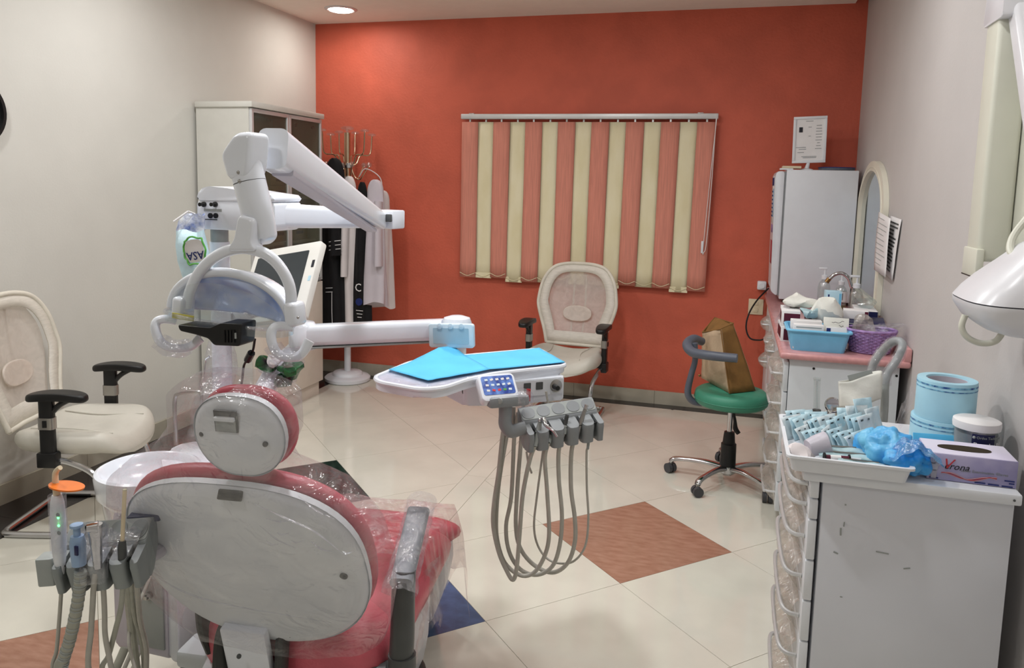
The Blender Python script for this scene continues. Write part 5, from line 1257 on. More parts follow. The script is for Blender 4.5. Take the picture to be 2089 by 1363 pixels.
def box_thing(name, lab, c, s_, rz_, m, cat='box', stripes=(), group=None, txt=None, tilt=0.):
    Mx_ = rotz(rz_) @ Matrix.Rotation(tilt, 4, 'X'); tt = Thing(name, lab, cat, c, group=group)
    cc = Vector(c)+Vector((0, 0, s_[2]/2)); bo_ = tt.part('body', B().box(cc, s_, Mx_.to_3x3(), .0015), m)
    for (f_, a, w_, b_, h_, mm) in stripes:   # face: 'f' front (-y), 'l' left (-x); 't' top
        if f_ == 'f': p, sz = Vector((a*s_[0], -s_[1]/2, b_*s_[2])), (w_*s_[0], .0012, h_*s_[2])
        elif f_ == 'l': p, sz = Vector((-s_[0]/2, a*s_[1], b_*s_[2])), (.0012, w_*s_[1], h_*s_[2])
        else: p, sz = Vector((a*s_[0], b_*s_[1], s_[2]/2)), (w_*s_[0], h_*s_[1], .0012)
        tt.part('print', B().box(cc+Mx_.to_3x3() @ p, sz, Mx_.to_3x3()), mm, bo_)
    if txt:
        T_ = Matrix.Translation(cc) @ Mx_ @ frame((1, 0, 0), (0, 0, 1), (0, -1, 0), (txt[2]*s_[0], -s_[1]/2-.0006, txt[3]*s_[2])) @ Matrix.Rotation(txt[4] if len(txt) > 4 else 0, 4, 'Z')
        tt.part('lettering', text_bm(txt[0], txt[1], T_), txt[5] if len(txt) > 5 else 'ink', bo_)
    return tt
def scribble(tt, c, w_, amp, seed, m='ink', r_=.0011):
    random.seed(seed); P = [Vector(c)+Vector((w_*(k/7-.5), 0, random.uniform(-amp, amp))) for k in range(8)]
    tt.part('handwriting', B().tube(P, r_, 5, 4), m)
bt = box_thing('carton', 'white printed carton in the near side of the blue bin', (.335, 3.628, z+.008), (.125, .045, .108), .03, 'paper_white', stripes=(('f', 0, .9, .28, .03, 'grey_plastic'), ('f', -.22, .4, .12, .05, 'light_grey_plastic'), ('f', .22, .4, .12, .05, 'light_grey_plastic'), ('f', -.22, .4, 0, .05, 'light_grey_plastic'), ('f', .22, .4, 0, .05, 'light_grey_plastic'), ('f', 0, .85, .4, .04, 'light_grey_plastic')))
box_thing('carton', 'white carton standing at the back of the blue bin', (.33, 3.69, z+.008), (.13, .05, .118), .05, 'paper_white', stripes=(('t', 0, .9, 0, .1, 'grey_plastic'),))
tt = box_thing('carton', 'white and blue envelope with handwriting in the blue bin', (.452, 3.632, z+.010), (.085, .012, .10), .0, 'paper_white', stripes=(('f', -.38, .2, .0, .9, 'ink_blue'), ('f', .4, .18, -.1, .7, 'ink_blue')), tilt=-.1)
scribble(tt, (.46, 3.622, z+.085), .035, .004, 3)
tt = box_thing('paper_packet', 'cream paper packet with handwriting behind the envelope in the blue bin', (.455, 3.68, z+.010), (.105, .02, .135), -.05, 'paper_cream', 'packet', tilt=-.12)
scribble(tt, (.46, 3.662, z+.13), .05, .005, 4); scribble(tt, (.475, 3.664, z+.112), .02, .004, 6)
def crumpled(name, lab, c, r_, m, amp, sc, seed, cat='tissue', nu=18, nv=12, group=None):
    b = B().ball(Vector(c), r_, nu, nv); crumple(b, amp, sc, seed)
    zmin = min(v.co.z for v in b.bm.verts); lim = c[2]-r_[2]*.9
    for v in b.bm.verts:
        if v.co.z < lim: v.co.z = lim
    return single(name, b, m, lab, cat, group, sharp=25)
box_thing('glove_box', 'maroon and white carton stacked lowest behind the blue bin', (.272, 3.90, z), (.085, .20, .072), .03, 'paper_white', stripes=(('f', .06, .86, -.04, .74, 'maroon'), ('l', 0, .8, -.02, .7, 'maroon')))
box_thing('glove_box', 'maroon and white carton stacked on top behind the blue bin', (.274, 3.905, z+.073), (.083, .195, .072), -.02, 'paper_white', stripes=(('f', .06, .86, -.04, .74, 'maroon'), ('l', 0, .8, -.02, .7, 'maroon')))
box_thing('carton', 'dark carton under the crumpled packet behind the bins', (.42, 3.98, z), (.13, .14, .12), .05, 'navy')
crumpled('paper_packet', 'crumpled white paper packet on the maroon cartons', (.315, 3.93, z+.178), (.085, .07, .032), 'paper_cream', .03, 16, 2.2, 'packet')
crumpled('paper_packet', 'pointed cream paper packet between the bin and the basket', (.43, 3.86, z+.145), (.065, .045, .055), 'paper_cream', .03, 18, 5.1, 'packet')
crumpled('plastic_packet', 'crumpled green-tinted clear packet beside the cream packet', (.365, 3.86, z+.135), (.045, .04, .025), 'pouch_clear', .025, 28, 8.4, 'packet')
box_thing('tall_carton', 'tall pale blue carton standing near the faucet', (.50, 4.25, z), (.075, .06, .20), .1, 'cyan_card', stripes=(('f', .4, .15, 0, .9, 'bin_blue'), ('f', -.35, .1, .38, .08, 'ink_blue')))
box_thing('carton', 'white carton with red mark lying behind the purple basket', (.575, 3.98, z+.106), (.11, .08, .04), -.1, 'paper_white', stripes=(('f', .42, .14, 0, .9, 'maroon'),))
box_thing('document_tray', 'dark blue flat case lying behind the purple basket', (.60, 3.96, z+.072), (.20, .22, .032), -.12, 'navy', 'case', stripes=(('f', 0, .98, .3, .12, 'aluminium'),))
box_thing('carton', 'blue carton at the bottom of the pile behind the purple basket', (.60, 3.97, z), (.17, .20, .07), -.05, 'ink_blue')
box_thing('notebook', 'white stack of papers with navy cover by the right wall', (.65, 4.22, z+.0), (.10, .22, .125), -.05, 'paper_white', 'book', stripes=(('f', 0, 1.0, .36, .24, 'navy'),))
crumpled('plastic_packet', 'crumpled clear packet on top of the papers by the wall', (.655, 4.25, z+.146), (.05, .09, .022), 'liquid_clear', .02, 25, 3.3, 'packet')
box_thing('folded_cloth', 'folded purple cloth beside the papers near the faucet', (.60, 4.45, z), (.10, .12, .06), .2, 'arm_grey', 'cloth')
# purple wicker basket: woven strands are real
bxc, byc, br0, br1, bh = .602, 3.685, (.078, .062), (.102, .085), .098
t = Thing('wicker_basket', 'purple woven oval basket filled with plastic packets', 'basket', (bxc, byc, z))
bk_ = t.part('inner_wall', B().rings([[(bxc+(br0[0]+(br1[0]-br0[0])*s_-.004)*math.cos(a*PI/18), byc+(br0[1]+(br1[1]-br0[1])*s_-.004)*math.sin(a*PI/18), z+.003+(bh-.008)*s_) for a in range(36)] for s_ in (0, .33, .66, 1)], cap=False), 'basket_purple', solid=.002)
bbm = B(); ring_ = [bbm.bm.verts.new((bxc+br0[0]*math.cos(a*PI/18), byc+br0[1]*math.sin(a*PI/18), z+.003)) for a in range(36)]; bbm.face(ring_); t.part('base', bbm, 'basket_purple', solid=.003)
for k in range(13):
    s_ = (k+.5)/13; ph = (k % 2)*PI
    P = []
    for a in range(73):
        th = 2*PI*a/72; w_ = .0028*math.sin(18*th+ph); P.append((bxc+(br0[0]+(br1[0]-br0[0])*s_+w_)*math.cos(th), byc+(br0[1]+(br1[1]-br0[1])*s_+w_)*math.sin(th), z+.004+bh*s_))
    t.part('woven_strand', B().tube(P, .0032, 6, 0), 'basket_purple')
for k in range(36):
    th = 2*PI*(k+.5)/36; t.part('stake', B().tube([(bxc+br0[0]*math.cos(th), byc+br0[1]*math.sin(th), z+.004), (bxc+br1[0]*math.cos(th), byc+br1[1]*math.sin(th), z+bh+.004)], .0022, 5, 0), 'basket_purple')
t.part('rim', B().tube([(bxc+br1[0]*math.cos(a*PI/18), byc+br1[1]*math.sin(a*PI/18), z+bh+.005) for a in range(37)], .006, 8, 0), 'basket_purple')
crumpled('plastic_packet', 'crumpled clear packet on the wall side of the purple basket', (.63, 3.70, z+.095), (.055, .05, .032), 'clear_film', .025, 26, 1.3, 'packet')
crumpled('plastic_packet', 'clear packet standing up at the back of the purple basket', (.58, 3.73, z+.11), (.05, .022, .05), 'frosted_film', .025, 22, 6.3, 'packet')
b = B().grid(lambda a, c_: (.56+.17*a, 3.64+.08*c_+.01*math.sin(a*6), z+.108+.03*a+.014*noise.noise(Vector((a*4, c_*4, 2)))), 16, 10)
single('plastic_sheet', b, 'clear_film', 'clear plastic sheet spread over the purple basket rim', 'plastic sheet', sharp=75)
for k, (x_, y_) in enumerate(((.555, 3.655), (.572, 3.648), (.588, 3.652))):
    tt = Thing('red_cap', 'small red plastic cap in the purple basket', 'cap', (x_, y_, z+.075), group='red caps in the basket')
    tt.part('cap', B().cyl((x_-.012, y_, z+.088), (x_+.008, y_+.004, z+.088), .0085, n=12), 'red_plastic'); tt.part('stem', B().cyl((x_+.008, y_+.004, z+.088), (x_+.02, y_+.006, z+.088), .004, n=8), 'red_plastic')
single('pink_cap', B().ball((.645, 3.632, z+.092), (.013, .01, .008), 12, 8), 'magenta_plastic', 'small bright pink cap at the purple basket rim', 'cap')
b = B().grid(lambda a, c_: (.225-.02*math.sin(PI*c_)+.05*a, 3.86+.12*c_, z+.17-.1*(1-a)+.01*noise.noise(Vector((a*5, c_*5, 4)))), 10, 12)
single('plastic_sheet', b, 'clear_film', 'clear plastic bag hanging over the worktop edge by the maroon cartons', 'plastic bag', sharp=75)
# ================================================================== near drawer cabinet
NX0, NX1, NY0, NY1, NZ = .222, .69, 2.06, 2.58, .85
t = Thing('drawer_cabinet', 'tall pale grey drawer cabinet under the white tray and glove box', 'cabinet', ((NX0+NX1)/2, (NY0+NY1)/2, 0))
ca = t.part('carcass', B().bx(NX0+.03, NX1-.005, NY0+.004, NY1, .06, NZ-.028, .002), 'near_cabinet')
t.part('top_panel', B().bx(NX0-.02, NX1+.006, NY0-.012, NY1+.01, NZ-.028, NZ, .005), 'white_plastic')
for yy in (NY0+.05, NY1-.05):
    for xx in (NX0+.07, NX1-.05): t.part('foot', B().cyl((xx, yy, 0), (xx, yy, .062), .022), 'black_plastic')
p = Vector((NX1-.012, NY0-.0125, NZ-.014)); t.part('corner_screw', B().cyl(p, p+Vector((0, -.001, 0)), .003, n=8), 'dark_grey_plastic', ca)
random.seed(11)
for (x_, y_, w_, h_) in ((1715, 1085, .004, .02), (1722, 1070, .003, .012), (1705, 1128, .012, .004), (1725, 1030, .004, .004), (1716, 1218, .006, .003), (1800, 1128, .03, .003), (1850, 1160, .016, .003)):
    p = onY(x_, y_, NY0+.003); t.part('scuff_mark', B().box(p, (w_, .0008, h_), Matrix.Rotation(random.uniform(-.4, .4), 3, 'Y')), 'light_grey_plastic', ca)
zs = [onY(1668, y_, NY0).z for y_ in (977, 1020, 1063, 1147, 1231, 1315)]+[onY(1660, 1400, NY0).z, .07]
zs = [max(v, .07) for v in zs]
for k in range(len(zs)-1):
    if zs[k]-zs[k+1] < .03: continue
    d = t.part('drawer', B().bx(NX0, NX0+.022, NY0+.002, NY1-.002, zs[k+1]+.002, zs[k]-.002, .003), 'white_plastic')
    if True:
        zc = zs[k+1]+(zs[k]-zs[k+1])*.4
        h_ = t.part('handle', B().tube([(NX0, NY0+.05, zc), (NX0-.03, NY0+.06, zc), (NX0-.046, NY0+.10, zc+.006), (NX0-.05, NY0+.26, zc+.01), (NX0-.046, NY1-.13, zc+.006), (NX0-.03, NY1-.09, zc), (NX0, NY1-.08, zc)], .0062, 8, 5), 'aluminium', d)
        def fm(a, b_, zc=zc):
            yy = NY0+.055+(NY1-NY0-.14)*a; e = math.sin(PI*min(1, max(0, a*.94+.03)))**.4
            return (NX0-.002-.053*e*(1-abs(2*b_-1)**2.2), yy, zc+.04-.085*b_+.004*noise.noise(Vector((yy*25, b_*4, zc*9))))
        t.part('handle_film', B().grid(fm, 16, 10), 'frosted_film', h_, sharp=75)

# white tray on the cabinet and what lies in it
tx0, tx1, ty0, ty1, tz0, th = .160, .452, 2.025, 2.405, NZ, .043
t = Thing('white_tray', 'white rectangular plastic tray full of blue pouches on the drawer cabinet', 'tray', ((tx0+tx1)/2, (ty0+ty1)/2, tz0))
R = []
for (zz_, e) in ((tz0, -.012), (tz0+th-.006, -.003), (tz0+th-.006, .004), (tz0+th, .004), (tz0+th, -.006), (tz0+.004, -.016)):
    R.append([((tx0+tx1)/2+p[0], (ty0+ty1)/2+p[1], zz_) for p in rrect(tx1-tx0+2*e, ty1-ty0+2*e, .014)])
t.part('tray_body', B().rings(R), 'white_plastic', sharp=40)
tf = tz0+.0045
# sterilisation pouches, standing in rows
random.seed(21)
def pouch(c, w_, h_, lean, yaw, m, lab, group, marks=True, curve=.006):
    tt = Thing('sterilization_pouch', lab, 'pouch', c, group=group)
    Mx_ = Matrix.Translation(Vector(c)) @ rotz(yaw) @ Matrix.Rotation(lean, 4, 'X')
    def fn(a, b_, o=0): return Mx_ @ Vector(((a-.5)*w_, o+curve*math.sin(PI*a)*math.sin(PI*b_)+.002*math.sin(a*9+b_*7), b_*h_))
    sh_ = tt.part('sheet', B().grid(fn, 5, 6), m, sharp=60, solid=.0014)
    if marks:
        for (a, b_) in ((.3, .86), (.7, .84)):
            b = B(); g = [b.bm.verts.new(fn(a+da, b_+db, -.0016)) for da, db in ((-.07, -.03), (.07, -.03), (.07, .03), (-.07, .03))]; b.face(g); tt.part('indicator_mark', b, 'dark_grey_plastic', sh_)
LABP = 'pale blue sterilization pouch standing packed in the %s row of the white tray'; LABW = 'whitish sterilization pouch standing packed in the %s row of the white tray'
for k in range(13):
    pouch((.205+.0165*k+random.uniform(-.003, .003), 2.30+random.uniform(-.01, .01), tf+.001), .085, .062+.002*k+random.uniform(-.006, .008), -.42+random.uniform(-.1, .1), .95+random.uniform(-.18, .18), 'pouch_blue' if k % 3 else 'pouch_white', (LABP if k % 3 else LABW) % 'middle', 'pouches standing in the tray')
for k in range(11):
    pouch((.235+.016*k+random.uniform(-.003, .003), 2.225+random.uniform(-.01, .01), tf+.001), .075, .058+random.uniform(-.006, .008), -.5+random.uniform(-.12, .12), 1.0+random.uniform(-.2, .2), 'pouch_blue' if k % 4 else 'pouch_white', (LABP if k % 4 else LABW) % 'front', 'pouches standing in the tray')
for k in range(5):
    pouch((.212+.018*k, 2.355, tf+.001), .07, .06+random.uniform(-.008, .01), -.35, .5+random.uniform(-.2, .2), 'pouch_blue', LABP % 'rear', 'pouches standing in the tray')
for k, (x_, y_, h_, yaw) in enumerate(((.375, 2.32, .105, .5), (.40, 2.335, .125, .7), (.425, 2.34, .10, .9), (.35, 2.34, .09, .2))):
    pouch((x_, y_, tf+.001), .07, h_, -.30, yaw, ('pouch_white', 'pouch_blue')[k % 2], 'tall pointed sterilization pouch leaning at the back of the white tray', 'tall pouches in the tray', False, .014)
for k, (x_, y_, yaw, w_) in enumerate(((.30, 2.15, .10, .13), (.315, 2.115, .04, .15), (.345, 2.075, -.05, .12))):
    tt = Thing('sterilization_pouch', 'clear instrument pouch lying flat along the front of the white tray', 'pouch', (x_, y_, tf), group='pouches lying in the tray')
    Mx_ = Matrix.Translation((x_, y_, tf+.020+.004*(2-k))) @ rotz(yaw)
    s1 = tt.part('sheet', B().grid(lambda a, b_: Mx_ @ Vector(((a-.5)*w_, (b_-.5)*.045, .006*math.sin(PI*b_)+.002*math.sin(a*11))), 10, 5), 'pouch_clear', sharp=60, solid=.0012)
    tt.part('instrument', B().tube([Mx_ @ Vector((-w_*.4, 0, .008)), Mx_ @ Vector((w_*.3, .004, .008))], .0022, 6, 0), 'steel', s1)
# paper cups
def cup(lab, c, axis, r_=.03, h_=.05, seed=1.):
    b = B(); Mx_ = align(axis); prof = [(r_*.72, 0), (r_*.86, h_*.5), (r_, h_), (r_*1.04, h_+.001), (r_*.96, h_), (r_*.83, h_*.5), (r_*.70, .003)]
    b.lathe(prof, c, Mx_, 26); crumple(b, .004, 30, seed)
    return single('paper_cup', b, 'lilac_plastic', lab, 'cup', None, sharp=50)
cup('white plastic cup lying on its side in the tray corner', (.215, 2.115, tf+.034), (.85, .35, .25), seed=2)
b = B().ball((.198, 2.10, tf+.022), (.032, .035, .026), 16, 10); crumple(b, .018, 30, 3)
single('tissue', b, 'cloth_white', 'crumpled white tissue in the front corner of the tray', 'tissue', sharp=25)
t = Thing('syringe', 'small dark composite syringe lying in the white tray', 'syringe', (.285, 2.09, tf+.02))
p0, p1 = Vector((.255, 2.082, tf+.026)), Vector((.312, 2.090, tf+.026)); d = (p1-p0).normalized()
t.part('barrel', B().tube([p0, p1], .0062, 12, 0), 'maroon'); t.part('plunger_flange', B().tube([p0-d*.004, p0], .011, 14, 0), 'blackest'); t.part('finger_flange', B().tube([p1, p1+d*.003], .0105, 14, 0), 'blackest'); t.part('label', B().tube([p0+d*.012, p0+d*.038], .0065, 12, 0, cap=False), 'paper_white'); t.part('tip', B().tube([p1+d*.003, p1+d*.03], [.004, .0025], 10, 0), 'white_plastic')
# crumpled blue plastic gloves
t = Thing('blue_gloves', 'crumpled translucent blue plastic gloves heaped at the tray end', 'gloves', (.42, 2.13, tf+.02))
for k, (c, r_, am) in enumerate((((.415, 2.145, tf+.05), (.072, .062, .050), .030), ((.452, 2.10, tf+.040), (.058, .052, .040), .030), ((.38, 2.175, tf+.048), (.042, .045, .042), .022))):
    b = B().ball(c, r_, 64, 44)
    for v in b.bm.verts:
        q = v.co*15+Vector((k*3.1, 0, 0)); n_ = abs(noise.noise(q))+.5*abs(noise.noise(q*2.3))+.15*abs(noise.noise(q*5.1)); v.co += (v.co-Vector(c)).normalized()*am*(n_-.45)
        v.co.z = max(v.co.z, tf+.004)
    t.part('glove', b, 'glove_blue', sharp=50)
b = B().grid(lambda a, c_: (.40+.12*a, 2.04+.10*c_, tf+.05+.045*math.sin(PI*a)*math.sin(PI*min(1, c_+.2))+.022*noise.noise(Vector((a*5, c_*5, 7)))), 22, 18)
t.part('loose_film', b, 'blue_film', sharp=40)
single('blue_strip', B().box((.535, 2.22, NZ+.055), (.10, .004, .05), rotz(.1).to_3x3() @ Matrix.Rotation(-.3, 3, 'X'), .001), 'paper_blue', 'bright blue folded strip beside the sterilization rolls', 'paper')

# sterilization rolls
def roll(lab, c, r_, h_, seed):
    tt = Thing('sterilization_roll', lab, 'roll', c)
    body = tt.part('wound_film', B().rings([[(c[0]+q*math.cos(2*PI*i/44), c[1]+q*math.sin(2*PI*i/44), c[2]+zz_) for i in range(44)] for q, zz_ in ((r_*.68, 0), (r_, 0), (r_, h_-.002), (r_*.985, h_), (r_*.70, h_), (r_*.68, h_-.004), (r_*.68, 0))], cap=False), 'roll_blue', sharp=40)
    tt.part('core', B().rings([[(c[0]+q*math.cos(2*PI*i/44), c[1]+q*math.sin(2*PI*i/44), c[2]+zz_) for i in range(44)] for q, zz_ in ((r_*.66, .001), (r_*.68, .001), (r_*.68, h_-.005), (r_*.66, h_-.005), (r_*.66, .001))], cap=False), 'lilac_plastic', body)
    tt.part('print_band', B().rings([[(c[0]+(r_+.0005)*math.cos(2*PI*i/44), c[1]+(r_+.0005)*math.sin(2*PI*i/44), c[2]+zz_) for i in range(44)] for zz_ in (h_-.014, h_-.009)], cap=False), 'roll_print', body)
    tt.part('print_band', B().rings([[(c[0]+(r_+.0005)*math.cos(2*PI*i/44), c[1]+(r_+.0005)*math.sin(2*PI*i/44), c[2]+zz_) for i in range(44)] for zz_ in (h_-.024, h_-.021)], cap=False), 'roll_print', body)
    return tt
rc = onZ(1928, 785, 1.06)
zl = onY(1925, 872, 2.40).z; zt_ = onY(1925, 797, 2.38).z
roll('blue sterilization film roll standing on the cabinet, lower of the two', (.605, 2.42, NZ), .086, max(zl-NZ, .08), 1)
roll('blue sterilization film roll stacked on top of the other roll', (.603, 2.415, NZ+max(zl-NZ, .08)+.0005), .077, max(zt_-zl, .07), 2)
b = B().grid(lambda a, c_: (.50+.035*a, 2.45+.08*c_, NZ+.02+.12*a+.02*noise.noise(Vector((a*4, c_*4, 1)))), 10, 10)
single('plastic_sheet', b, 'clear_film', 'clear plastic wrap leaning against the sterilization rolls', 'plastic sheet', sharp=75)
# jar
jx, jy = .652, 2.29; jr = .057
zj0 = NZ; zj1 = onY(1993, 855, jy).z
hj = zj1-zj0
t = Thing('plastic_jar', 'clear plastic jar with white screw lid and navy label', 'jar', (jx, jy, zj0))
jb = t.part('jar_body', B().lathe([(jr*.92, 0), (jr*.96, .004), (jr*.96, hj-.022), (jr*.88, hj-.018)], (jx, jy, zj0), n=36), 'clear_plastic')
t.part('contents', B().lathe([(jr*.88, .004), (jr*.9, .008), (jr*.9, hj-.034), (jr*.6, hj-.03)], (jx, jy, zj0), n=30), 'grey_plastic')
t.part('lid', B().lathe([(jr*.9, hj-.024), (jr*1.0, hj-.022), (jr*1.02, hj-.012), (jr*1.0, hj-.002), (jr*.94, hj), (0, hj+.001)], (jx, jy, zj0), n=44), 'paper_white')
a0 = math.atan2(-jy, -jx); r2 = jr*.966
b = B().grid(lambda a, c_: (jx+r2*math.cos(a0-.15+1.05*a), jy+r2*math.sin(a0-.15+1.05*a), zj0+hj*.30+(hj*.46)*c_), 14, 2)
lb_ = t.part('label_band', b, 'navy', jb)
def onjar(txt, size, ang0, zz_, m):
    bm_ = text_bm(txt, size, Matrix.Identity(4), .0004, align_x='LEFT')
    for v in bm_.verts:
        a = ang0+v.co.x/r2; rr = r2+.0006+v.co.z; v.co = Vector((jx+rr*math.cos(a), jy+rr*math.sin(a), zz_+v.co.y))
    t.part('lettering', bm_, m, lb_)
onjar('Prophy Paste', .019, a0-.08, zj0+hj*.50, 'paper_white')
onjar('Ortho Technology', .0095, a0+.04, zj0+hj*.68, 'light_grey_plastic')
t.part('logo_dot', B().ball((jx+r2*math.cos(a0-.06), jy+r2*math.sin(a0-.06), zj0+hj*.68), .004, 10, 7), 'light_grey_plastic', lb_)
# glove box
g0, g1 = onZ(1890, 976, NZ+.001), onZ(2073, 998, NZ+.001)
gxv = (g1-g0).normalized(); gyv = Vector((-gxv.y, gxv.x, 0)); gw = (g1-g0).length; gh = onY(2078, 944, g1.y).z-NZ; gd = onZ(1985, 905, NZ+gh).y-g0.y; gd = max(gd, .08)
GM = frame(gxv, gyv, (0, 0, 1), g0+Vector((0, 0, .0)))
t = Thing('glove_box', 'lilac latex glove box with oval opening on the drawer cabinet', 'box', g0+gxv*gw/2+gyv*gd/2)
gb_ = t.part('carton', B().box(GM @ Vector((gw/2, gd/2, gh/2)), (gw, gd, gh-.0005), GM.to_3x3(), .0015), 'box_lilac')
t.part('top_print', B().box(GM @ Vector((gw/2, gd/2, gh)), (gw*.985, gd*.97, .0012), GM.to_3x3()), 'box_lilac_top', gb_)
t.part('opening', B().prism(superell(gw*.31, gd*.19, 36, 2.3), 0, .0012, GM @ Matrix.Translation((gw*.47, gd*.5, gh+.0006))), 'dark_hole', gb_)
GF = frame(gxv, (0, 0, 1), -gyv, g0+gxv*0-gyv*.0006)
def gt(txt, size, a, c_, m, shear=0., al='CENTER'): t.part('lettering', text_bm(txt, size, GF @ Matrix.Translation((gw*a, gh*c_, 0)), .0004, shear, al), m, gb_)
gt('V', .038, .215, .62, 'ink_red', .3); gt('erona', .024, .325, .56, 'ink', .35); gt('Latex Examination Gloves', .0098, .64, .46, 'grey_plastic')
for (a, c_, w_) in ((.92, .26, .11), (.945, .17, .06), (.60, .075, .12), (.75, .06, .12), (.90, .05, .12), (.08, .07, .10)): t.part('print_line', B().box(GF @ Vector((gw*a, gh*c_, .0003)), (gw*w_, .003, .0006), GF.to_3x3()), 'ink_blue', gb_)
for k in range(3):
    P = [GF @ Vector((gw*(.16+.62*i/24), gh*(.22+.11*math.sin(i/24*7.5+k*.5+.5)*(1-.15*k)), .0004)) for i in range(25)]
    t.part('wave_print', B().tube(P, .0009, 5, 2), 'ink_red' if k == 1 else 'laminate_pink', gb_)
hp = GF @ Matrix.Translation((gw*.075, gh*.50, 0))
hbm = B().prism(superell(.0085, .012, 18, 2.5), 0, .0006, hp)
for (a, l) in ((-.5, .02), (-.15, .025), (.12, .025), (.4, .022), (1.1, .018)): hbm.prism([(-.0016, .006), (.0016, .006), (.0013, l), (-.0013, l)], 0, .0006, hp @ Matrix.Rotation(-a, 4, 'Z'))
hbm.prism([(-.006, -.03), (.006, -.03), (.007, -.008), (-.007, -.008)], 0, .0006, hp)
t.part('hand_print', hbm, 'lilac_plastic', gb_)

# ================================================================== oxygen trolley between the cabinets
Yo = 3.0
t = Thing('oxygen_trolley', 'oxygen trolley with film-wrapped grey loop handle between the two cabinets', 'medical trolley', (.52, Yo, 0))
t.part('base', B().puff(superell(.15, .13, 36, 4), .03, .07, .012, lambda u, v, w_: Vector((.50+u, Yo+v, w_))), 'grey_plastic', sharp=60)
for (a, b_) in ((-.11, -.09), (.11, -.09), (-.11, .09), (.11, .09)): t.part('wheel', B().cyl((.50+a-.01, Yo+b_, .025), (.50+a+.01, Yo+b_, .025), .025, n=18), 'caster_grey')
t.part('cylinder', B().lathe([(.06, .07), (.068, .08), (.068, .55), (.055, .60), (.025, .635), (.02, .68)], (.46, Yo, 0), n=28), 'navy')
hp_ = [Vector((.475, Yo+.06, .07)), Vector((.475, Yo+.06, .6)), onY(1774, 775, Yo+.06), onY(1783, 741, Yo+.06), onY(1803, 712, Yo+.05), onY(1822, 697, Yo+.02), onY(1835, 696, Yo), onY(1841, 707, Yo-.02), onY(1829, 735, Yo-.03), onY(1812, 761, Yo-.04), onY(1806, 785, Yo-.05), onY(1804, 840, Yo-.05), Vector((.545, Yo-.05, .6)), Vector((.55, Yo-.05, .07))]
ha = t.part('loop_handle', B().tube(hp_, .0135, 14, 6), 'light_grey_plastic', sharp=60)
b = B().tube(hp_[2:11], .0185, 16, 6, cap=False); crumple(b, .006, 32)
t.part('handle_film', b, 'clear_film', ha, sharp=75)
gc = onY(1698, 826, Yo-.08)
rg = t.part('regulator', B().cyl((.46, Yo, .67), (gc.x, gc.y+.02, gc.z), .014, n=12), 'steel')
t.part('gauge', B().lathe([(.026, 0), (.028, .012), (.024, .018), (.02, .016)], gc, align((0, -1, .2)), 24), 'chrome', rg)
t.part('gauge_dial', B().lathe([(.021, .015), (.0, .016)], gc, align((0, -1, .2)), 20), 'dark_grey_plastic', rg)
fl0, fl1 = onY(1666, 838, Yo-.08), onY(1667, 775, Yo-.08)
ft = t.part('flow_tube', B().cyl(fl0, fl1, .011, n=18), 'clear_glass')
t.part('flow_scale', B().cyl(fl0+Vector((0, 0, .004)), fl1-Vector((0, 0, .006)), .004, n=10), 'clear_plastic', ft)
t.part('flow_base', B().cyl(fl0-Vector((0, 0, .03)), fl0+Vector((0, 0, .004)), .015, n=16), 'charcoal', ft)
t.part('flow_link', B().tube([fl0-Vector((0, 0, .02)), (fl0+gc)/2-Vector((0, 0, .03)), gc+Vector((0, .02, 0))], .008, 8, 4), 'steel', ft)
t.part('flow_cap', B().cyl(fl1-Vector((0, 0, .002)), fl1+Vector((0, 0, .008)), .0125, n=16), 'clear_plastic', ft)
# paper bag hung on the trolley
P = [onY(x_, y_, Yo-.12) for x_, y_ in ((1711, 780), (1800, 757), (1797, 815), (1712, 829))]
t = Thing('paper_bag', 'crumpled white paper bag hanging in front of the loop handle', 'bag', (P[2]+P[3])/2)
def pg(a, b_, o): p = (P[0]*(1-a)+P[1]*a)*(1-b_)+(P[3]*(1-a)+P[2]*a)*b_; return p+Vector((0, o*math.sin(PI*a)*.03*(.4+b_*.6), 0))+Vector((0, .012*noise.noise(p*22), .006*noise.noise(p*18)))
t.part('front', B().grid(lambda a, b_: pg(a, b_, -1), 16, 12), 'paper_cream', sharp=40, solid=.001)
t.part('back', B().grid(lambda a, b_: pg(a, b_, 1)+Vector((0, .012, 0)), 16, 12), 'paper_cream', sharp=40, solid=.001)
t.part('inner_card', B().box((P[0]+P[1])/2+Vector((-.0, .006, .004)), ((P[1]-P[0]).length*.55, .002, .02), Matrix.Rotation(-math.atan2((P[1]-P[0]).z, (P[1]-P[0]).x), 3, 'Y')), 'light_grey_plastic')

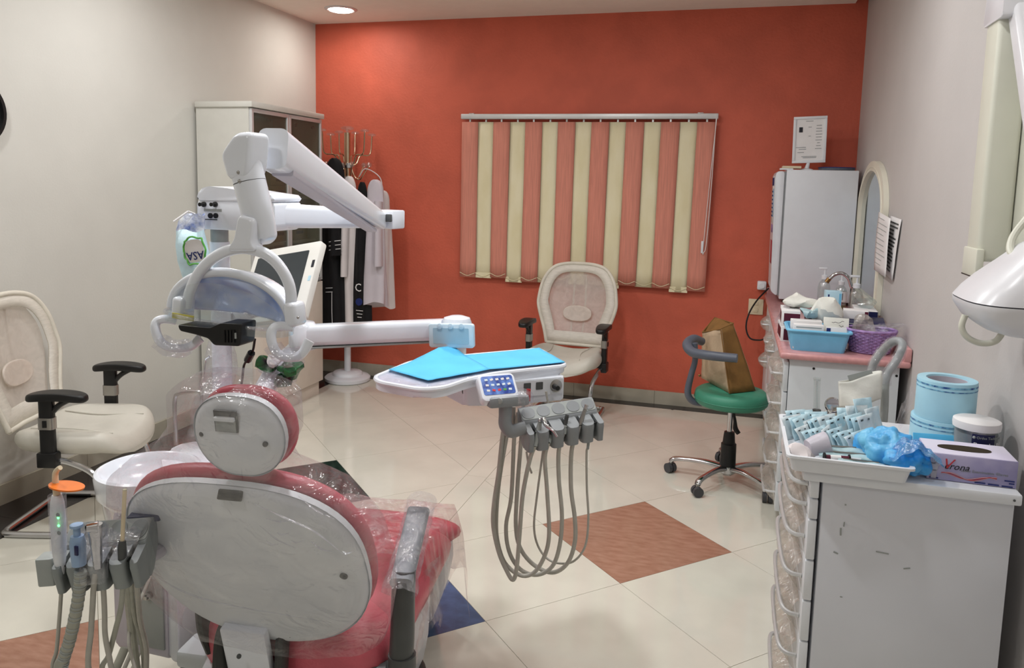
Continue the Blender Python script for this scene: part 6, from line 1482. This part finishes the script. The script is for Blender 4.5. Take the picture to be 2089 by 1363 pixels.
# ================================================================== wall-mounted X-ray unit at the right edge
t = Thing('xray_unit', 'white dental X-ray head on a beige folding wall arm', 'x-ray unit', (XR, 2.35, 1.2))
yb0 = 2.56
t.part('wall_plate', B().bx(XR-.02, XR, 2.15, 2.50, 1.30, 1.95, .006), 'xray_beige')
bm1 = t.part('upright_arm', B().bx(.645, XR-.021, yb0-.16, yb0-.045, 1.38, 2.05, .012, 3), 'xray_beige')
t.part('arm_cover', B().bx(.640, .66, yb0-.17, yb0-.04, 1.335, 1.415, .004), 'xray_beige', bm1)
t.part('cover_seam', B().bx(.6385, .6405, yb0-.166, yb0-.044, 1.335, 1.338), 'black_plastic', bm1)
t.part('top_hinge', B().prism(roundpoly([(yb0-.20, 2.03), (yb0-.03, 2.03), (yb0-.05, 2.14), (yb0-.16, 2.16), (yb0-.20, 2.11)], .012), .64, .72, frame((0, 1, 0), (0, 0, 1), (1, 0, 0)), .006), 'xray_white')
t.part('folded_arm', slab((.69, yb0-.14, 2.10), (.69, 2.06, 1.55), .05, .06, .05, .06), 'xray_white')
t.part('coiled_cable', B().tube([(.70, 2.20, 1.52), (.66, 2.18, 1.46), (.65, 2.14, 1.42), (.68, 2.10, 1.41), (.70, 2.06, 1.45)], .009, 10, 6), 'xray_beige')
hc_ = Vector((.635, 2.12, 1.315))
def head(sc, z0_, z1_, prof):
    R = []
    for (zz_, k, dx_) in prof: R.append([(hc_.x+dx_+.098*k*math.cos(2*PI*i/36)*1.0, hc_.y+.17*k*math.sin(2*PI*i/36), hc_.z+zz_) for i in range(36)])
    return B().rings(R)
def hull(prof, m, nm, par=None):
    R = []
    for (zz_, w_, l_, dx_) in prof: R.append([(hc_.x+dx_+p[0], hc_.y+p[1], hc_.z+zz_) for p in superell(w_, l_, 40, 3.0)])
    return t.part(nm, B().rings(R), m, par, sharp=60)
up = hull([(-.004, .098, .15, 0), (.02, .090, .146, .009), (.05, .077, .135, .024), (.09, .055, .11, .046), (.13, .035, .08, .066), (.14, .025, .06, .07)], 'xray_white', 'upper_housing')
lo = hull([(-.085, .035, .07, .03), (-.075, .06, .10, .02), (-.05, .085, .135, .008), (-.02, .097, .15, 0), (-.007, .098, .15, 0)], 'xray_white', 'lower_housing')
hull([(-.0075, .0965, .149, 0), (-.0035, .0965, .149, 0)], 'ink', 'housing_seam')
t.part('handle_loop', B().tube([hc_+Vector((-.085, -.02, -.045)), hc_+Vector((-.09, -.02, -.075)), hc_+Vector((-.075, -.02, -.10)), hc_+Vector((-.045, -.02, -.112)), hc_+Vector((-.015, -.02, -.105)), hc_+Vector((.0, -.02, -.08))], .0075, 12, 6), 'xray_beige')
t.part('head_mount', B().tube([(.69, 2.06, 1.55), (.70, 2.10, 1.50), hc_+Vector((.065, 0, .12))], .022, 12, 5), 'xray_beige')
